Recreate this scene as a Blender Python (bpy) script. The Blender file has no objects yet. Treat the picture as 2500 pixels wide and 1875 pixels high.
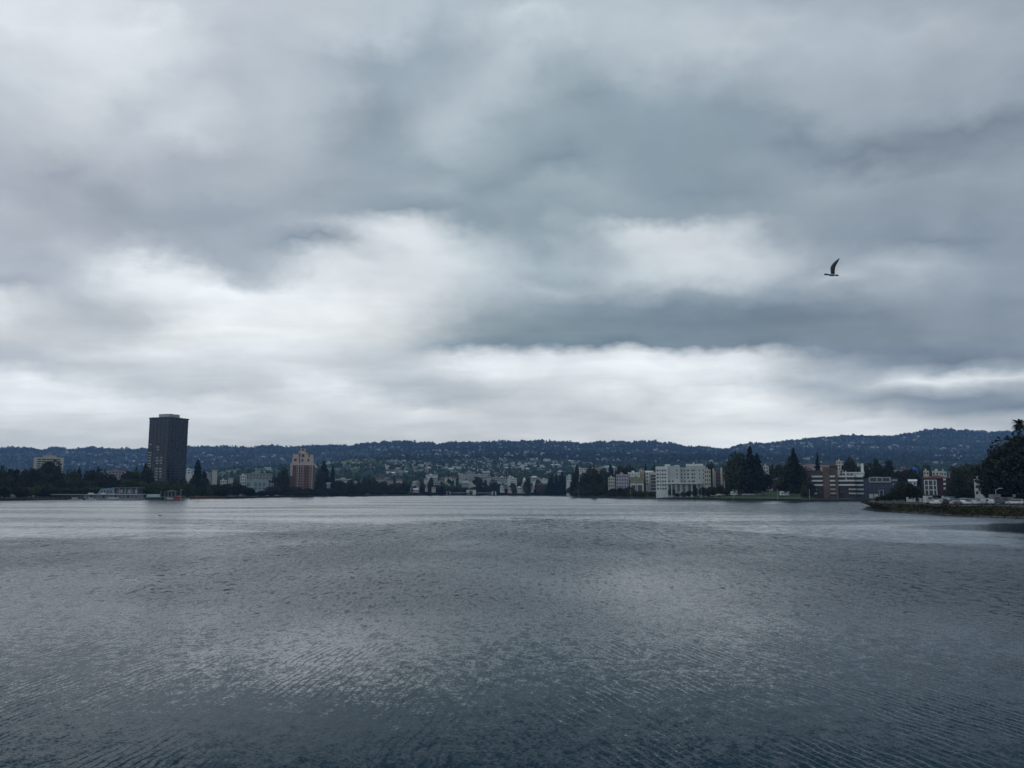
import bpy, math, random
import numpy as np
from mathutils import Vector, Matrix

S = bpy.context.scene
C = S.collection
rnd = random.Random(7)
nrg = np.random.default_rng(7)

# ------------------------------------------------------------------ camera
FOC = 2040.0            # focal length in photo pixels (photo 2500 x 1875)
PITCH = math.atan(262.5 / FOC)
CAMZ = 6.0
SP, CP = math.sin(PITCH), math.cos(PITCH)
cam = bpy.data.cameras.new('camera')
cam.sensor_fit = 'HORIZONTAL'; cam.sensor_width = 36.0
cam.lens = 36.0 * FOC / 2500.0
cam.clip_start = 0.5; cam.clip_end = 20000.0
camo = bpy.data.objects.new('camera', cam); C.objects.link(camo)
camo.location = (0, 0, CAMZ)
camo.rotation_euler = (math.radians(90) + PITCH, 0, 0)
S.camera = camo

def elev(py):                       # rise per metre of depth for a photo row
    t = (937.5 - py) / FOC
    return (SP + t * CP) / (CP - t * SP)
def P(px, py, Y):
    t = (937.5 - py) / FOC
    k = Y / (CP - t * SP)
    return Vector((k * (px - 1250.0) / FOC, Y, CAMZ + k * (SP + t * CP)))
def XX(px, Y):                      # world x at depth Y near the horizon row
    return P(px, 1200, Y).x
def ZZ(py, Y):
    return CAMZ + Y * elev(py)
def shore_Y(py):
    return -CAMZ / elev(py)

# ------------------------------------------------------------------ world
S.view_settings.view_transform = 'Standard'
S.view_settings.look = 'None'
S.view_settings.exposure = 0.0
S.view_settings.gamma = 1.0
try:
    S.cycles.use_denoising = True
    S.cycles.denoiser = 'OPENIMAGEDENOISE'
    S.cycles.denoising_input_passes = 'RGB_ALBEDO_NORMAL'
    S.cycles.max_bounces = 6; S.cycles.diffuse_bounces = 2; S.cycles.glossy_bounces = 3
    S.cycles.volume_bounces = 0; S.cycles.transparent_max_bounces = 4
except Exception:
    pass

def s2l(v):
    v = v / 255.0
    return v / 12.92 if v <= 0.04045 else ((v + 0.055) / 1.055) ** 2.4

SUN_EL, SUN_AZ = math.radians(50), math.radians(-95)   # azimuth clockwise from +Y
world = bpy.data.worlds.new('World'); S.world = world
world.use_nodes = True
try:
    world.cycles.sampling_method = 'MANUAL'; world.cycles.sample_map_resolution = 512
except Exception:
    pass
WT = world.node_tree; WT.nodes.clear()
class NT:
    """small helper to write node graphs"""
    def __init__(s, t): s.t = t
    def n(s, typ, **kw):
        nd = s.t.nodes.new(typ)
        for k, v in kw.items(): setattr(nd, k, v)
        return nd
    def link(s, a, b): s.t.links.new(a, b)
    def put(s, sock, v):
        if isinstance(v, bpy.types.NodeSocket): s.t.links.new(v, sock)
        else: sock.default_value = v
    def m(s, op, a, b=0.0, c=0.0, clamp=False):
        nd = s.n('ShaderNodeMath', operation=op, use_clamp=clamp)
        s.put(nd.inputs[0], a); s.put(nd.inputs[1], b); s.put(nd.inputs[2], c)
        return nd.outputs[0]
    def mr(s, v, a, b, c, d, smooth=False):
        nd = s.n('ShaderNodeMapRange', interpolation_type='SMOOTHSTEP' if smooth else 'LINEAR')
        s.put(nd.inputs[0], v)
        for i, q in enumerate((a, b, c, d)): s.put(nd.inputs[i + 1], q)
        return nd.outputs[0]
    def xyz(s, a, b, c):
        nd = s.n('ShaderNodeCombineXYZ')
        for i, q in enumerate((a, b, c)): s.put(nd.inputs[i], q)
        return nd.outputs[0]
    def noise(s, vec, scale, detail=2.0, rough=0.5, dist=0.0, dim='3D'):
        nd = s.n('ShaderNodeTexNoise', noise_dimensions=dim)
        s.put(nd.inputs['Vector'], vec); s.put(nd.inputs['Scale'], scale)
        nd.inputs['Detail'].default_value = detail
        nd.inputs['Roughness'].default_value = rough
        nd.inputs['Distortion'].default_value = dist
        return nd
    def mixc(s, f, a, b, blend='MIX'):
        nd = s.n('ShaderNodeMix', data_type='RGBA', blend_type=blend)
        s.put(nd.inputs[0], f)
        s.put(nd.inputs[6], a); s.put(nd.inputs[7], b)
        return nd.outputs[2]

SKY_X = [i * 125 for i in range(21)]
SKY = {   # how bright the cloud deck is, by elevation row and azimuth column
 0: [232,237,223,206,215,208,215,206,203,197,187,194,208,196,196,187,178,182,180,180,176],
 60: [237,240,236,235,210,205,210,205,199,181,217,210,205,206,207,205,191,194,199,190,184],
 120: [225,233,236,228,215,203,194,177,172,182,204,186,190,201,211,195,193,190,183,182,184],
 200: [214,218,230,225,201,204,202,183,174,191,199,169,165,177,183,188,184,182,179,182,168],
 280: [205,215,218,198,217,199,198,169,174,199,176,171,166,162,161,158,174,174,169,172,173],
 340: [201,210,204,206,214,200,195,170,172,190,175,162,165,160,159,159,145,168,147,140,152],
 400: [192,177,197,191,184,192,186,174,165,171,171,146,165,159,161,165,154,140,143,157,168],
 460: [187,186,173,187,182,191,176,171,175,178,157,176,175,159,154,165,175,171,163,171,166],
 520: [199,191,174,176,171,174,177,170,161,164,174,169,171,168,169,169,168,162,161,163,161],
 560: [196,197,184,178,171,178,191,217,224,175,170,173,223,230,221,189,167,159,149,146,158],
 600: [199,206,209,197,180,182,162,239,242,217,181,180,204,231,235,213,179,175,182,172,162],
 640: [196,203,241,254,200,192,231,230,245,224,203,193,212,229,229,203,177,198,202,183,169],
 670: [199,203,224,258,244,209,247,245,241,233,206,181,213,218,212,184,208,188,192,176,168],
 700: [185,198,219,252,263,269,258,245,241,224,205,196,192,185,173,168,184,186,178,167,168],
 740: [242,221,206,228,261,265,262,256,242,215,184,160,164,148,153,134,153,166,165,161,158],
 780: [247,222,217,221,264,267,265,255,230,186,171,155,150,144,136,137,135,147,160,160,158],
 820: [225,225,227,249,264,266,264,253,220,185,159,159,156,146,146,141,149,149,151,159,157],
 850: [215,225,251,258,267,263,255,238,216,168,149,149,136,145,155,135,151,148,141,145,165],
 880: [215,217,237,243,253,252,245,227,227,237,255,258,254,263,263,242,208,176,159,130,161],
 905: [248,237,242,232,244,253,257,240,234,248,271,268,274,278,276,247,218,203,215,174,197],
 930: [287,276,252,235,240,243,269,241,217,237,268,260,270,272,274,237,199,228,260,264,245],
 950: [289,287,272,244,239,245,275,258,227,228,254,253,256,262,268,248,223,210,223,218,197],
 975: [288,287,286,272,269,256,261,277,233,218,242,242,272,246,284,274,239,195,166,163,184],
 1000: [291,290,284,275,285,266,262,269,278,244,244,244,252,267,285,283,255,222,195,171,159],
 1030: [272,273,277,272,271,265,256,258,267,264,254,262,266,271,286,292,289,285,261,229,222],
 1060: [257,261,266,261,264,247,240,241,244,254,257,267,268,268,278,289,291,289,283,253,238],
 1090: [248,251,254,252,255,238,234,235,226,246,251,258,263,265,277,289,291,289,283,258,244],
}
ROWT = {0: (0.2, -1.1), 60: (0.2, -1.4), 120: (0.4, -1.4), 200: (0.3, -1.8), 280: (0.9, -2.4), 340: (0.8, -3.0), 400: (1.4, -3.0), 460: (1.3, -3.1), 520: (0.9, -3.1), 560: (1.3, -3.1), 600: (1.0, -2.8), 640: (-0.1, -2.9), 670: (0.6, -3.1), 700: (0.9, -3.2), 740: (1.9, -4.7), 780: (2.3, -5.3), 820: (2.7, -7.7), 850: (1.5, -3.9), 880: (2.1, -4.7), 905: (1.1, -4.2), 930: (1.7, -5.3), 950: (0.3, -5.6), 975: (2.6, -7.3), 1000: (2.5, -8.4), 1030: (3.1, -10.5), 1060: (3.9, -10.1), 1090: (2.8, -8.7)}
def sky_tint(g, px, dt=(0, 0)):
    """cloud grey -> rgb; thin cloud is neutral, thick cloud slate in the middle and a little violet to the sides"""
    k = min(1, max(0, (245 - g) / 90.0)); c = math.exp(-((px - 1300) / 620.0) ** 2)
    left = max(0, (1250 - px) / 1250.0)
    r = g - 6 - k * (7 + 6 * c - 4 * left); b = g + 5 + k * (9 - 1 * c + 1 * left); gg = g + k * (0.4 * c - 0.5 * left)
    return (s2l(r + dt[0]), s2l(gg), s2l(b + dt[1]), 1)

def build_world():
    g = NT(WT)
    tc = g.n('ShaderNodeTexCoord'); D = tc.outputs['Generated']
    sep = g.n('ShaderNodeSeparateXYZ'); g.link(D, sep.inputs[0])
    x, y, z = sep.outputs
    zc = g.m('MAXIMUM', z, 0.0)
    inv = g.m('DIVIDE', 1.0, g.m('ADD', zc, 0.10))
    cp = g.xyz(g.m('MULTIPLY', x, inv), g.m('MULTIPLY', y, inv), 0.0)
    warp = g.noise(cp, 0.9, 4.0, 0.55)
    ws = g.n('ShaderNodeSeparateColor'); g.link(warp.outputs['Color'], ws.inputs[0])
    h = g.m('SQRT', g.m('ADD', g.m('MULTIPLY', x, x), g.m('MULTIPLY', y, y)))
    a = g.m('ARCTAN2', x, y)
    ca = g.m('MAXIMUM', g.m('COSINE', a), 0.8)
    e = g.m('DIVIDE', g.m('DIVIDE', z, g.m('MAXIMUM', h, 0.001)), ca)
    v = g.m('ARCTANGENT', e)
    wa = g.m('MULTIPLY', g.m('SUBTRACT', ws.outputs[0], 0.5), 0.05)
    vv = g.mr(v, 0.0, 0.45, 0.008, 0.045)
    wv = g.m('MULTIPLY', g.m('SUBTRACT', ws.outputs[1], 0.5), vv)
    bp = g.xyz(x, y, g.m('MULTIPLY', z, 1.6))
    bl = g.noise(bp, 7.0, 5.0, 0.6)
    bs = g.n('ShaderNodeSeparateColor'); g.link(bl.outputs['Color'], bs.inputs[0])
    ba = g.m('MULTIPLY', g.m('SUBTRACT', bs.outputs[0], 0.5), 0.15); bv = g.m('MULTIPLY', g.m('SUBTRACT', bs.outputs[1], 0.5), g.mr(v, 0.03, 0.4, 0.035, 0.11))
    a2 = g.m('ADD', g.m('ADD', a, wa), ba); v2 = g.m('ADD', g.m('ADD', v, wv), bv)
    fac = g.mr(a2, -math.pi, math.pi, 0.0, 1.0)
    rows = sorted(SKY, reverse=True)
    cur = None; prevv = None
    def ramp(vals, rowv, py):
        rn = g.n('ShaderNodeValToRGB'); cr = rn.color_ramp; cr.interpolation = 'CARDINAL'
        t = (937.5 - py) / FOC
        stops = [(-math.pi, (0.62, 0.66, 0.70, 1)), (-1.25, (0.60, 0.64, 0.70, 1))]
        for px, q in zip(SKY_X, vals):
            stops.append((math.atan(((px - 1250) / FOC) / (CP - t * SP)), sky_tint(q, px, ROWT.get(py, (0, 0)))))
        stops += [(1.25, (0.45, 0.49, 0.55, 1)), (math.pi, (0.62, 0.66, 0.70, 1))]
        for i, (p, col) in enumerate(stops):
            pos = (p + math.pi) / (2 * math.pi)
            el = cr.elements[i] if i < 2 else cr.elements.new(pos)
            el.position = pos; el.color = (col[0] * 0.4, col[1] * 0.4, col[2] * 0.4, 1)
            if i == 1: cr.elements[0].position = 0.0
        g.link(fac, rn.inputs[0])
        return rn.outputs[0]
    for py in rows:
        rv = math.atan(elev(py))
        rc = ramp(SKY[py], rv, py)
        if cur is None: cur = rc
        else: cur = g.mixc(g.mr(v2, prevv, rv, 0.0, 1.0), cur, rc)
        prevv = rv
    up = g.mixc(g.mr(v2, prevv, 0.85, 0.0, 1.0), cur, (0.16 * 0.4, 0.26 * 0.4, 0.34 * 0.4, 1))
    # fine shreds of cloud
    d1 = g.noise(cp, 2.6, 6.0, 0.6, 0.4)
    d2 = g.noise(cp, 0.7, 5.0, 0.6, 0.3)
    mod = g.m('ADD', g.mr(d1.outputs['Fac'], 0.3, 0.7, -0.05, 0.05), g.mr(d2.outputs['Fac'], 0.3, 0.7, 0.985, 1.015))
    d3 = g.noise(bp, 7.0, 5.0, 0.55, 0.3); mod = g.m('ADD', mod, g.mr(d3.outputs['Fac'], 0.3, 0.7, -0.075, 0.075))
    hz = g.noise(g.xyz(g.m('MULTIPLY', a, 1.0), g.m('MULTIPLY', v, 6.5), 0.0), 7.0, 5.0, 0.6, 0.5)
    hm = g.mr(v, 0.02, 0.30, 0.13, 0.0)
    mod = g.m('ADD', mod, g.m('MULTIPLY', g.mr(hz.outputs['Fac'], 0.3, 0.7, -1.0, 1.0), hm))
    ml = g.n('ShaderNodeVectorMath', operation='SCALE'); g.link(up, ml.inputs[0]); g.link(mod, ml.inputs['Scale'])
    sky = g.n('ShaderNodeTexSky', sky_type='NISHITA', sun_disc=False)
    sky.sun_elevation = SUN_EL; sky.sun_rotation = SUN_AZ
    b1 = g.n('ShaderNodeBackground'); g.link(sky.outputs[0], b1.inputs[0]); b1.inputs[1].default_value = 0.08
    b2 = g.n('ShaderNodeBackground'); g.link(ml.outputs[0], b2.inputs[0]); b2.inputs[1].default_value = 2.5
    mx = g.n('ShaderNodeMixShader'); mx.inputs[0].default_value = 0.97      # cloud cover
    g.link(b1.outputs[0], mx.inputs[1]); g.link(b2.outputs[0], mx.inputs[2])
    out = g.n('ShaderNodeOutputWorld'); g.link(mx.outputs[0], out.inputs[0])
build_world()

sun = bpy.data.lights.new('sun', 'SUN'); sun.energy = 0.6; sun.angle = math.radians(24)
sun.color = (1.0, 0.97, 0.93)
suno = bpy.data.objects.new('sun', sun); C.objects.link(suno)
suno.rotation_euler = (math.radians(90) - SUN_EL, 0, math.pi - SUN_AZ)
suno.location = (0, 0, 900)

# ------------------------------------------------------------------ materials
MATS = {}
def mat(name, rgb, rough=0.8, var=0.18, scale=0.5, metal=0.0, spec=0.3):
    if name in MATS: return MATS[name]
    m = bpy.data.materials.new(name); m.use_nodes = True
    g = NT(m.node_tree); m.node_tree.nodes.clear()
    tc = g.n('ShaderNodeTexCoord')
    n = g.noise(tc.outputs['Object'], scale, 4.0, 0.6)
    f = g.mr(n.outputs['Fac'], 0.3, 0.7, 1 - var, 1 + var)
    v = g.n('ShaderNodeVectorMath', operation='SCALE'); v.inputs[0].default_value = rgb[:3]
    g.link(f, v.inputs['Scale'])
    b = g.n('ShaderNodeBsdfPrincipled')
    g.link(v.outputs[0], b.inputs['Base Color'])
    b.inputs['Roughness'].default_value = rough; b.inputs['Metallic'].default_value = metal
    b.inputs['Specular IOR Level'].default_value = spec
    o = g.n('ShaderNodeOutputMaterial'); g.link(b.outputs[0], o.inputs[0])
    MATS[name] = m
    return m
def leafmat(name, rgb, rgb2):
    m = bpy.data.materials.new(name); m.use_nodes = True
    g = NT(m.node_tree); m.node_tree.nodes.clear()
    geo = g.n('ShaderNodeNewGeometry'); oi = g.n('ShaderNodeObjectInfo')
    n = g.noise(geo.outputs['Position'], 0.35, 3.0, 0.6)
    c = g.mixc(g.mr(n.outputs['Fac'], 0.35, 0.65, 0.0, 1.0), (*rgb, 1), (*rgb2, 1))
    v = g.n('ShaderNodeVectorMath', operation='SCALE'); g.link(c, v.inputs[0])
    g.link(g.mr(oi.outputs['Random'], 0, 1, 0.7, 1.35), v.inputs['Scale'])
    b = g.n('ShaderNodeBsdfPrincipled'); g.link(v.outputs[0], b.inputs['Base Color'])
    b.inputs['Roughness'].default_value = 0.75; b.inputs['Specular IOR Level'].default_value = 0.15
    o = g.n('ShaderNodeOutputMaterial'); g.link(b.outputs[0], o.inputs[0])
    return m
M_leafdark = leafmat('foliage_dark', (0.022, 0.030, 0.020), (0.050, 0.060, 0.034))
M_leafgreen = leafmat('foliage_green', (0.035, 0.060, 0.024), (0.065, 0.095, 0.035))
M_leafbrown = leafmat('foliage_brown', (0.040, 0.036, 0.026), (0.060, 0.050, 0.034))
M_conifer = leafmat('foliage_conifer', (0.014, 0.020, 0.016), (0.026, 0.034, 0.024))
M_bark = mat('bark', (0.06, 0.045, 0.035), 0.9)

# ------------------------------------------------------------------ mesh helpers
class MB:
    def __init__(s): s.v = []; s.f = []; s.mi = []
    def add(s, vs, fs, mi=0):
        k = len(s.v); s.v += [tuple(q) for q in vs]
        s.f += [tuple(i + k for i in f) for f in fs]; s.mi += [mi] * len(fs)
    def box(s, x0, x1, y0, y1, z0, z1, mi=0):
        v = [(x0,y0,z0),(x1,y0,z0),(x1,y1,z0),(x0,y1,z0),(x0,y0,z1),(x1,y0,z1),(x1,y1,z1),(x0,y1,z1)]
        s.add(v, [(0,3,2,1),(4,5,6,7),(0,1,5,4),(1,2,6,5),(2,3,7,6),(3,0,4,7)], mi)
    def gable(s, x0, x1, y0, y1, z0, h, over=0.4, axis='x', mi=0):
        x0 -= over; x1 += over; y0 -= over; y1 += over
        if axis == 'x':
            ym = (y0 + y1) / 2
            v = [(x0,y0,z0),(x1,y0,z0),(x1,y1,z0),(x0,y1,z0),(x0,ym,z0+h),(x1,ym,z0+h)]
            s.add(v, [(0,3,2,1),(0,1,5,4),(2,3,4,5),(1,2,5),(3,0,4)], mi)
        else:
            xm = (x0 + x1) / 2
            v = [(x0,y0,z0),(x1,y0,z0),(x1,y1,z0),(x0,y1,z0),(xm,y0,z0+h),(xm,y1,z0+h)]
            s.add(v, [(0,3,2,1),(1,2,5,4),(3,0,4,5),(0,1,4),(2,3,5)], mi)
    def hip(s, x0, x1, y0, y1, z0, h, over=0.4, mi=0):
        x0 -= over; x1 += over; y0 -= over; y1 += over
        w = min(x1 - x0, y1 - y0) / 2 * 0.95; ym = (y0+y1)/2; xm = (x0+x1)/2
        if x1 - x0 >= y1 - y0: a, b = (x0+w, ym), (x1-w, ym)
        else: a, b = (xm, y0+w), (xm, y1-w)
        v = [(x0,y0,z0),(x1,y0,z0),(x1,y1,z0),(x0,y1,z0),(*a,z0+h),(*b,z0+h)]
        if x1 - x0 >= y1 - y0: fs = [(0,3,2,1),(0,1,5,4),(2,3,4,5),(1,2,5),(3,0,4)]
        else: fs = [(0,3,2,1),(0,1,4),(1,2,5,4),(2,3,5),(3,0,4,5)]
        s.add(v, fs, mi)
    def cyl(s, p0, p1, r0, r1, n=8, mi=0):
        p0 = Vector(p0); p1 = Vector(p1); d = (p1 - p0).normalized()
        a = d.orthogonal().normalized(); b = d.cross(a)
        v = []
        for p, r in ((p0, r0), (p1, r1)):
            for i in range(n):
                t = 2 * math.pi * i / n
                v.append(p + a * (r * math.cos(t)) + b * (r * math.sin(t)))
        f = [(i, (i+1) % n, n + (i+1) % n, n + i) for i in range(n)]
        f += [tuple(range(n))[::-1], tuple(range(n, 2*n))]
        s.add(v, f, mi)
    def loft(s, rings, mi=0, cap=True):
        n = len(rings[0]); v = [p for r in rings for p in r]; f = []
        for k in range(len(rings) - 1):
            for i in range(n):
                f.append((k*n+i, k*n+(i+1) % n, (k+1)*n+(i+1) % n, (k+1)*n+i))
        if cap: f += [tuple(range(n))[::-1], tuple(range((len(rings)-1)*n, len(rings)*n))]
        s.add(v, f, mi)
    def mesh(s, name, mats, smooth=False):
        me = bpy.data.meshes.new(name); me.from_pydata(s.v, [], s.f)
        for m in (mats if isinstance(mats, (list, tuple)) else [mats]): me.materials.append(m)
        me.polygons.foreach_set('material_index', s.mi)
        if smooth: me.polygons.foreach_set('use_smooth', [True] * len(s.f))
        me.update()
        return me
    def build(s, name, mats, parent=None, smooth=False):
        o = bpy.data.objects.new(name, s.mesh(name, mats, smooth)); C.objects.link(o)
        if parent: o.parent = parent
        return o
def npmesh(name, V, F, m):
    """V (n,3), F (k,4) or (k,3) arrays -> mesh"""
    me = bpy.data.meshes.new(name)
    k = F.shape[1]
    me.vertices.add(len(V)); me.vertices.foreach_set('co', np.asarray(V, dtype=np.float32).ravel())
    me.loops.add(F.size); me.loops.foreach_set('vertex_index', np.asarray(F, dtype=np.int32).ravel())
    me.polygons.add(len(F)); me.polygons.foreach_set('loop_start', np.arange(0, F.size, k, dtype=np.int32))
    for q in (m if isinstance(m, (list, tuple)) else [m]): me.materials.append(q)
    me.update(calc_edges=True); me.validate()
    return me
def tag(o, label=None, cat=None, group=None, kind=None):
    if label: o['label'] = label
    if cat: o['category'] = cat
    if group: o['group'] = group
    if kind: o['kind'] = kind
    return o
def empty(name, loc, rz=0.0, label=None, cat=None, group=None):
    o = bpy.data.objects.new(name, None); C.objects.link(o)
    o.location = loc; o.rotation_euler = (0, 0, rz); o.empty_display_size = 0.5
    return tag(o, label, cat, group)
def link_obj(name, me, parent=None):
    o = bpy.data.objects.new(name, me); C.objects.link(o)
    if parent: o.parent = parent
    return o
def copy_tree(o, parent=None):
    c = o.copy(); C.objects.link(c); c.parent = parent
    for ch in o.children: copy_tree(ch, c)
    return c

# ------------------------------------------------------------------ land heights
SHX = [-500, 0, 100, 300, 450, 600, 800, 900, 1050, 1390, 1400, 1600, 1780, 1950, 2120, 2500, 3000]
SHP = [1223, 1222, 1220.6, 1220, 1218.5, 1216, 1212, 1211, 1210, 1210, 1214.5, 1218, 1221.5, 1224, 1222.6, 1222, 1222]
def shoreY(px): return shore_Y(float(np.interp(px, SHX, SHP)))
RX = [-500,0,40,75,115,130,145,175,205,230,260,300,340,470,500,540,580,600,620,650,690,705,740,760,790,810,830,850,870,890,905,
      916,929,940,987,1010,1023,1039,1060,1066,1082,1102,1123,1146,1190,1220,1272,1301,1321,1337,1381,1410,1427,1446,1460,1482,1494,
      1517,1538,1560,1596,1625,1654,1682,1704,1733,1755,1777,1792,1831,1867,1903,1954,1997,2026,2100,2175,2213,2251,2289,2327,2355,2403,2460,2500,3000]
RY = [1096,1094,1090,1091,1098,1091,1090,1094,1095,1091,1092,1095,1096,1089,1087,1087,1088,1090,1092,1087,1088,1091,1088,1085,1087,1084,1086,1089,1086,1083,1081,
      1078,1082,1078,1075,1076,1080,1078,1079,1084,1081,1079,1082,1079,1077,1078,1077,1074,1074,1078,1077,1082,1084,1079,1075,1080,1075,
      1075,1079,1075,1076,1081,1085,1091,1088,1091,1096,1094,1087,1080,1082,1075,1071,1066,1064,1062,1063,1057,1049,1046,1049,1049,1054,1051,1050,1056]
COLS = [-500, 0, 300, 540, 600, 680, 760, 900, 980, 1100, 1400, 1750, 2100, 2500, 3000]
DEP = [1500, 2200, 2800, 3300, 4200, 5200]
TAB = np.array([
 [1197,1191,1183,1178,1166,1128],[1197,1191,1183,1178,1166,1126],[1197,1190,1180,1174,1160,1124],[1197,1182,1150,1165,1156,1122],
 [1197,1175,1136,1160,1152,1120],[1197,1172,1140,1158,1150,1116],[1197,1170,1137,1156,1148,1114],[1196,1166,1122,1140,1138,1106],
 [1195,1168,1132,1128,1118,1098],[1194,1172,1142,1130,1116,1097],[1192,1168,1142,1128,1112,1096],[1190,1165,1142,1130,1118,1108],
 [1190,1162,1142,1132,1116,1090],[1190,1160,1142,1134,1118,1084],[1190,1160,1142,1134,1118,1084]], dtype=float)
def vnoise(x, y, seed=0):
    """cheap smooth value noise, arrays in"""
    xi = np.floor(x).astype(np.int64); yi = np.floor(y).astype(np.int64)
    fx = x - xi; fy = y - yi; fx = fx*fx*(3-2*fx); fy = fy*fy*(3-2*fy)
    def h(a, b):
        n = (a * 374761393 + b * 668265263 + seed * 1442695041) & 0x7fffffff
        n = ((n ^ (n >> 13)) * 1274126177) & 0x7fffffff
        return ((n ^ (n >> 16)) & 0xffff) / 65535.0
    return (h(xi,yi)*(1-fx)+h(xi+1,yi)*fx)*(1-fy)+(h(xi,yi+1)*(1-fx)+h(xi+1,yi+1)*fx)*fy
def elev_np(py):
    t = (937.5 - py) / FOC
    return (SP + t*CP) / (CP - t*SP)
def ground_z(px, Y):
    """height of the land at lateral direction px and depth Y (arrays)"""
    px = np.atleast_1d(np.asarray(px, float)); Y = np.atleast_1d(np.asarray(Y, float))
    sy = -CAMZ / elev_np(np.interp(px, SHX, SHP))
    near = 1.2 + np.clip((Y - sy) / 600.0, 0, 1.5) * 3.0
    kn = np.clip((px - 1700) / 80.0, 0, 1) * np.clip((1990 - px) / 45.0, 0, 1)
    near = near + kn * kn * (3 - 2 * kn) * np.clip((Y - sy - 5) / 45.0, 0, 1) * 4.2      # the park lawn slopes up
    near = np.where(Y < sy + 1.0, -0.6, np.where(Y < sy + 4, 0.9, near))
    cols = np.array([np.interp(px, COLS, TAB[:, j]) for j in range(len(DEP))])      # (6,n)
    ridge = np.interp(px, RX, RY) + 3.5
    z15 = 8.0 + 0 * px
    yb = np.array([1100.0] + DEP + [6300.0, 7300.0])
    zt = [np.minimum(near, 6.0)] + [CAMZ + DEP[j] * elev_np(cols[j]) for j in range(6)]
    zt += [CAMZ + 6300 * elev_np(ridge), CAMZ + 6300 * elev_np(ridge) - 120]
    zt = np.array(zt)
    idx = np.clip(np.searchsorted(yb, Y) - 1, 0, len(yb) - 2)
    f = np.clip((Y - yb[idx]) / (yb[idx+1] - yb[idx]), 0, 1)
    ar = np.arange(len(px))
    z = zt[idx, ar] * (1 - f) + zt[idx+1, ar] * f
    X = (px - 1250) / FOC * Y
    amp = np.clip((Y - 1700) / 1500, 0, 1) * np.clip((6200 - Y) / 900, 0, 1)
    z = z + amp * 26 * (vnoise(X/420.0, Y/420.0, 3) - 0.5) + amp * 12 * (vnoise(X/150.0, Y/150.0, 5) - 0.5)
    blend = np.clip((Y - np.maximum(1100, sy + 20)) / 260, 0, 1)
    return np.where(Y < 1900, near * (1 - blend) + np.maximum(z, near * 0 + 2.5) * blend, z)
def gz(px, Y): return float(ground_z(px, Y)[0])

M_ground = mat('ground_grass', (0.035, 0.045, 0.024), 0.95, 0.35, 0.02)
M_hill = mat('hill_scrub', (0.030, 0.042, 0.024), 0.95, 0.4, 0.02)
M_meadow = mat('meadow_grass', (0.13, 0.17, 0.07), 0.95, 0.3, 0.02)
def sheet(name, pxs, Ys_fn, nY, mats, matfn=None):
    n = len(pxs); V = np.zeros((n * nY, 3))
    for i, px in enumerate(pxs):
        Y = Ys_fn(px)
        z = ground_z(np.full(nY, px), Y)
        V[i*nY:(i+1)*nY, 0] = (px - 1250) / (FOC * CP) * Y / 1.0
        V[i*nY:(i+1)*nY, 1] = Y; V[i*nY:(i+1)*nY, 2] = z
    a = (np.arange(n-1)[:, None] * nY + np.arange(nY-1)[None, :]).ravel()
    F = np.stack([a, a + nY, a + nY + 1, a + 1], 1)
    me = npmesh(name, V, F, mats)
    me.polygons.foreach_set('use_smooth', [True] * len(me.polygons))
    if matfn is not None:
        ctr = V[F].mean(1); me.polygons.foreach_set('material_index', matfn(ctr).astype(np.int32))
    return tag(link_obj(name, me), kind='structure')
def px_of(X, Y): return 1250 + X / Y * FOC * CP
pxs = np.unique(np.concatenate([np.linspace(-480, 2980, 420), [1389.5, 1392, 1398, 1401]]))
def nearY(px):
    sy = shoreY(px)
    return np.concatenate([[sy, sy + 0.9, sy + 3, sy + 4.2], np.linspace(sy + 12, 1900, 50)])
sheet('ground', pxs, nearY, 54, M_ground)
def meadow(ctr):
    px = px_of(ctr[:,0], ctr[:,1]); Y = ctr[:,1]
    n = vnoise(ctr[:,0]/120, ctr[:,1]/160, 9) * 0.6 + vnoise(ctr[:,0]/45, ctr[:,1]/60, 11) * 0.4
    k = (px > 545) & (px < 935) & (Y > 2450) & (Y < 2950)
    k2 = (px > 1395) & (px < 1455) & (Y > 2900) & (Y < 3250)
    k3 = (px > 560) & (px < 650) & (Y > 2500)&(Y<2900)
    return (k & (n > 0.40)) | (k2 & (n > 0.5)) | (k3 & (n > 0.3))
pxh = np.unique(np.concatenate([np.linspace(-480, 2980, 700), np.array(RX[1:-1], float)]))
sheet('hills', pxh, lambda px: np.linspace(1890, 7300, 170), 170, [M_hill, M_meadow], meadow)

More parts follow.
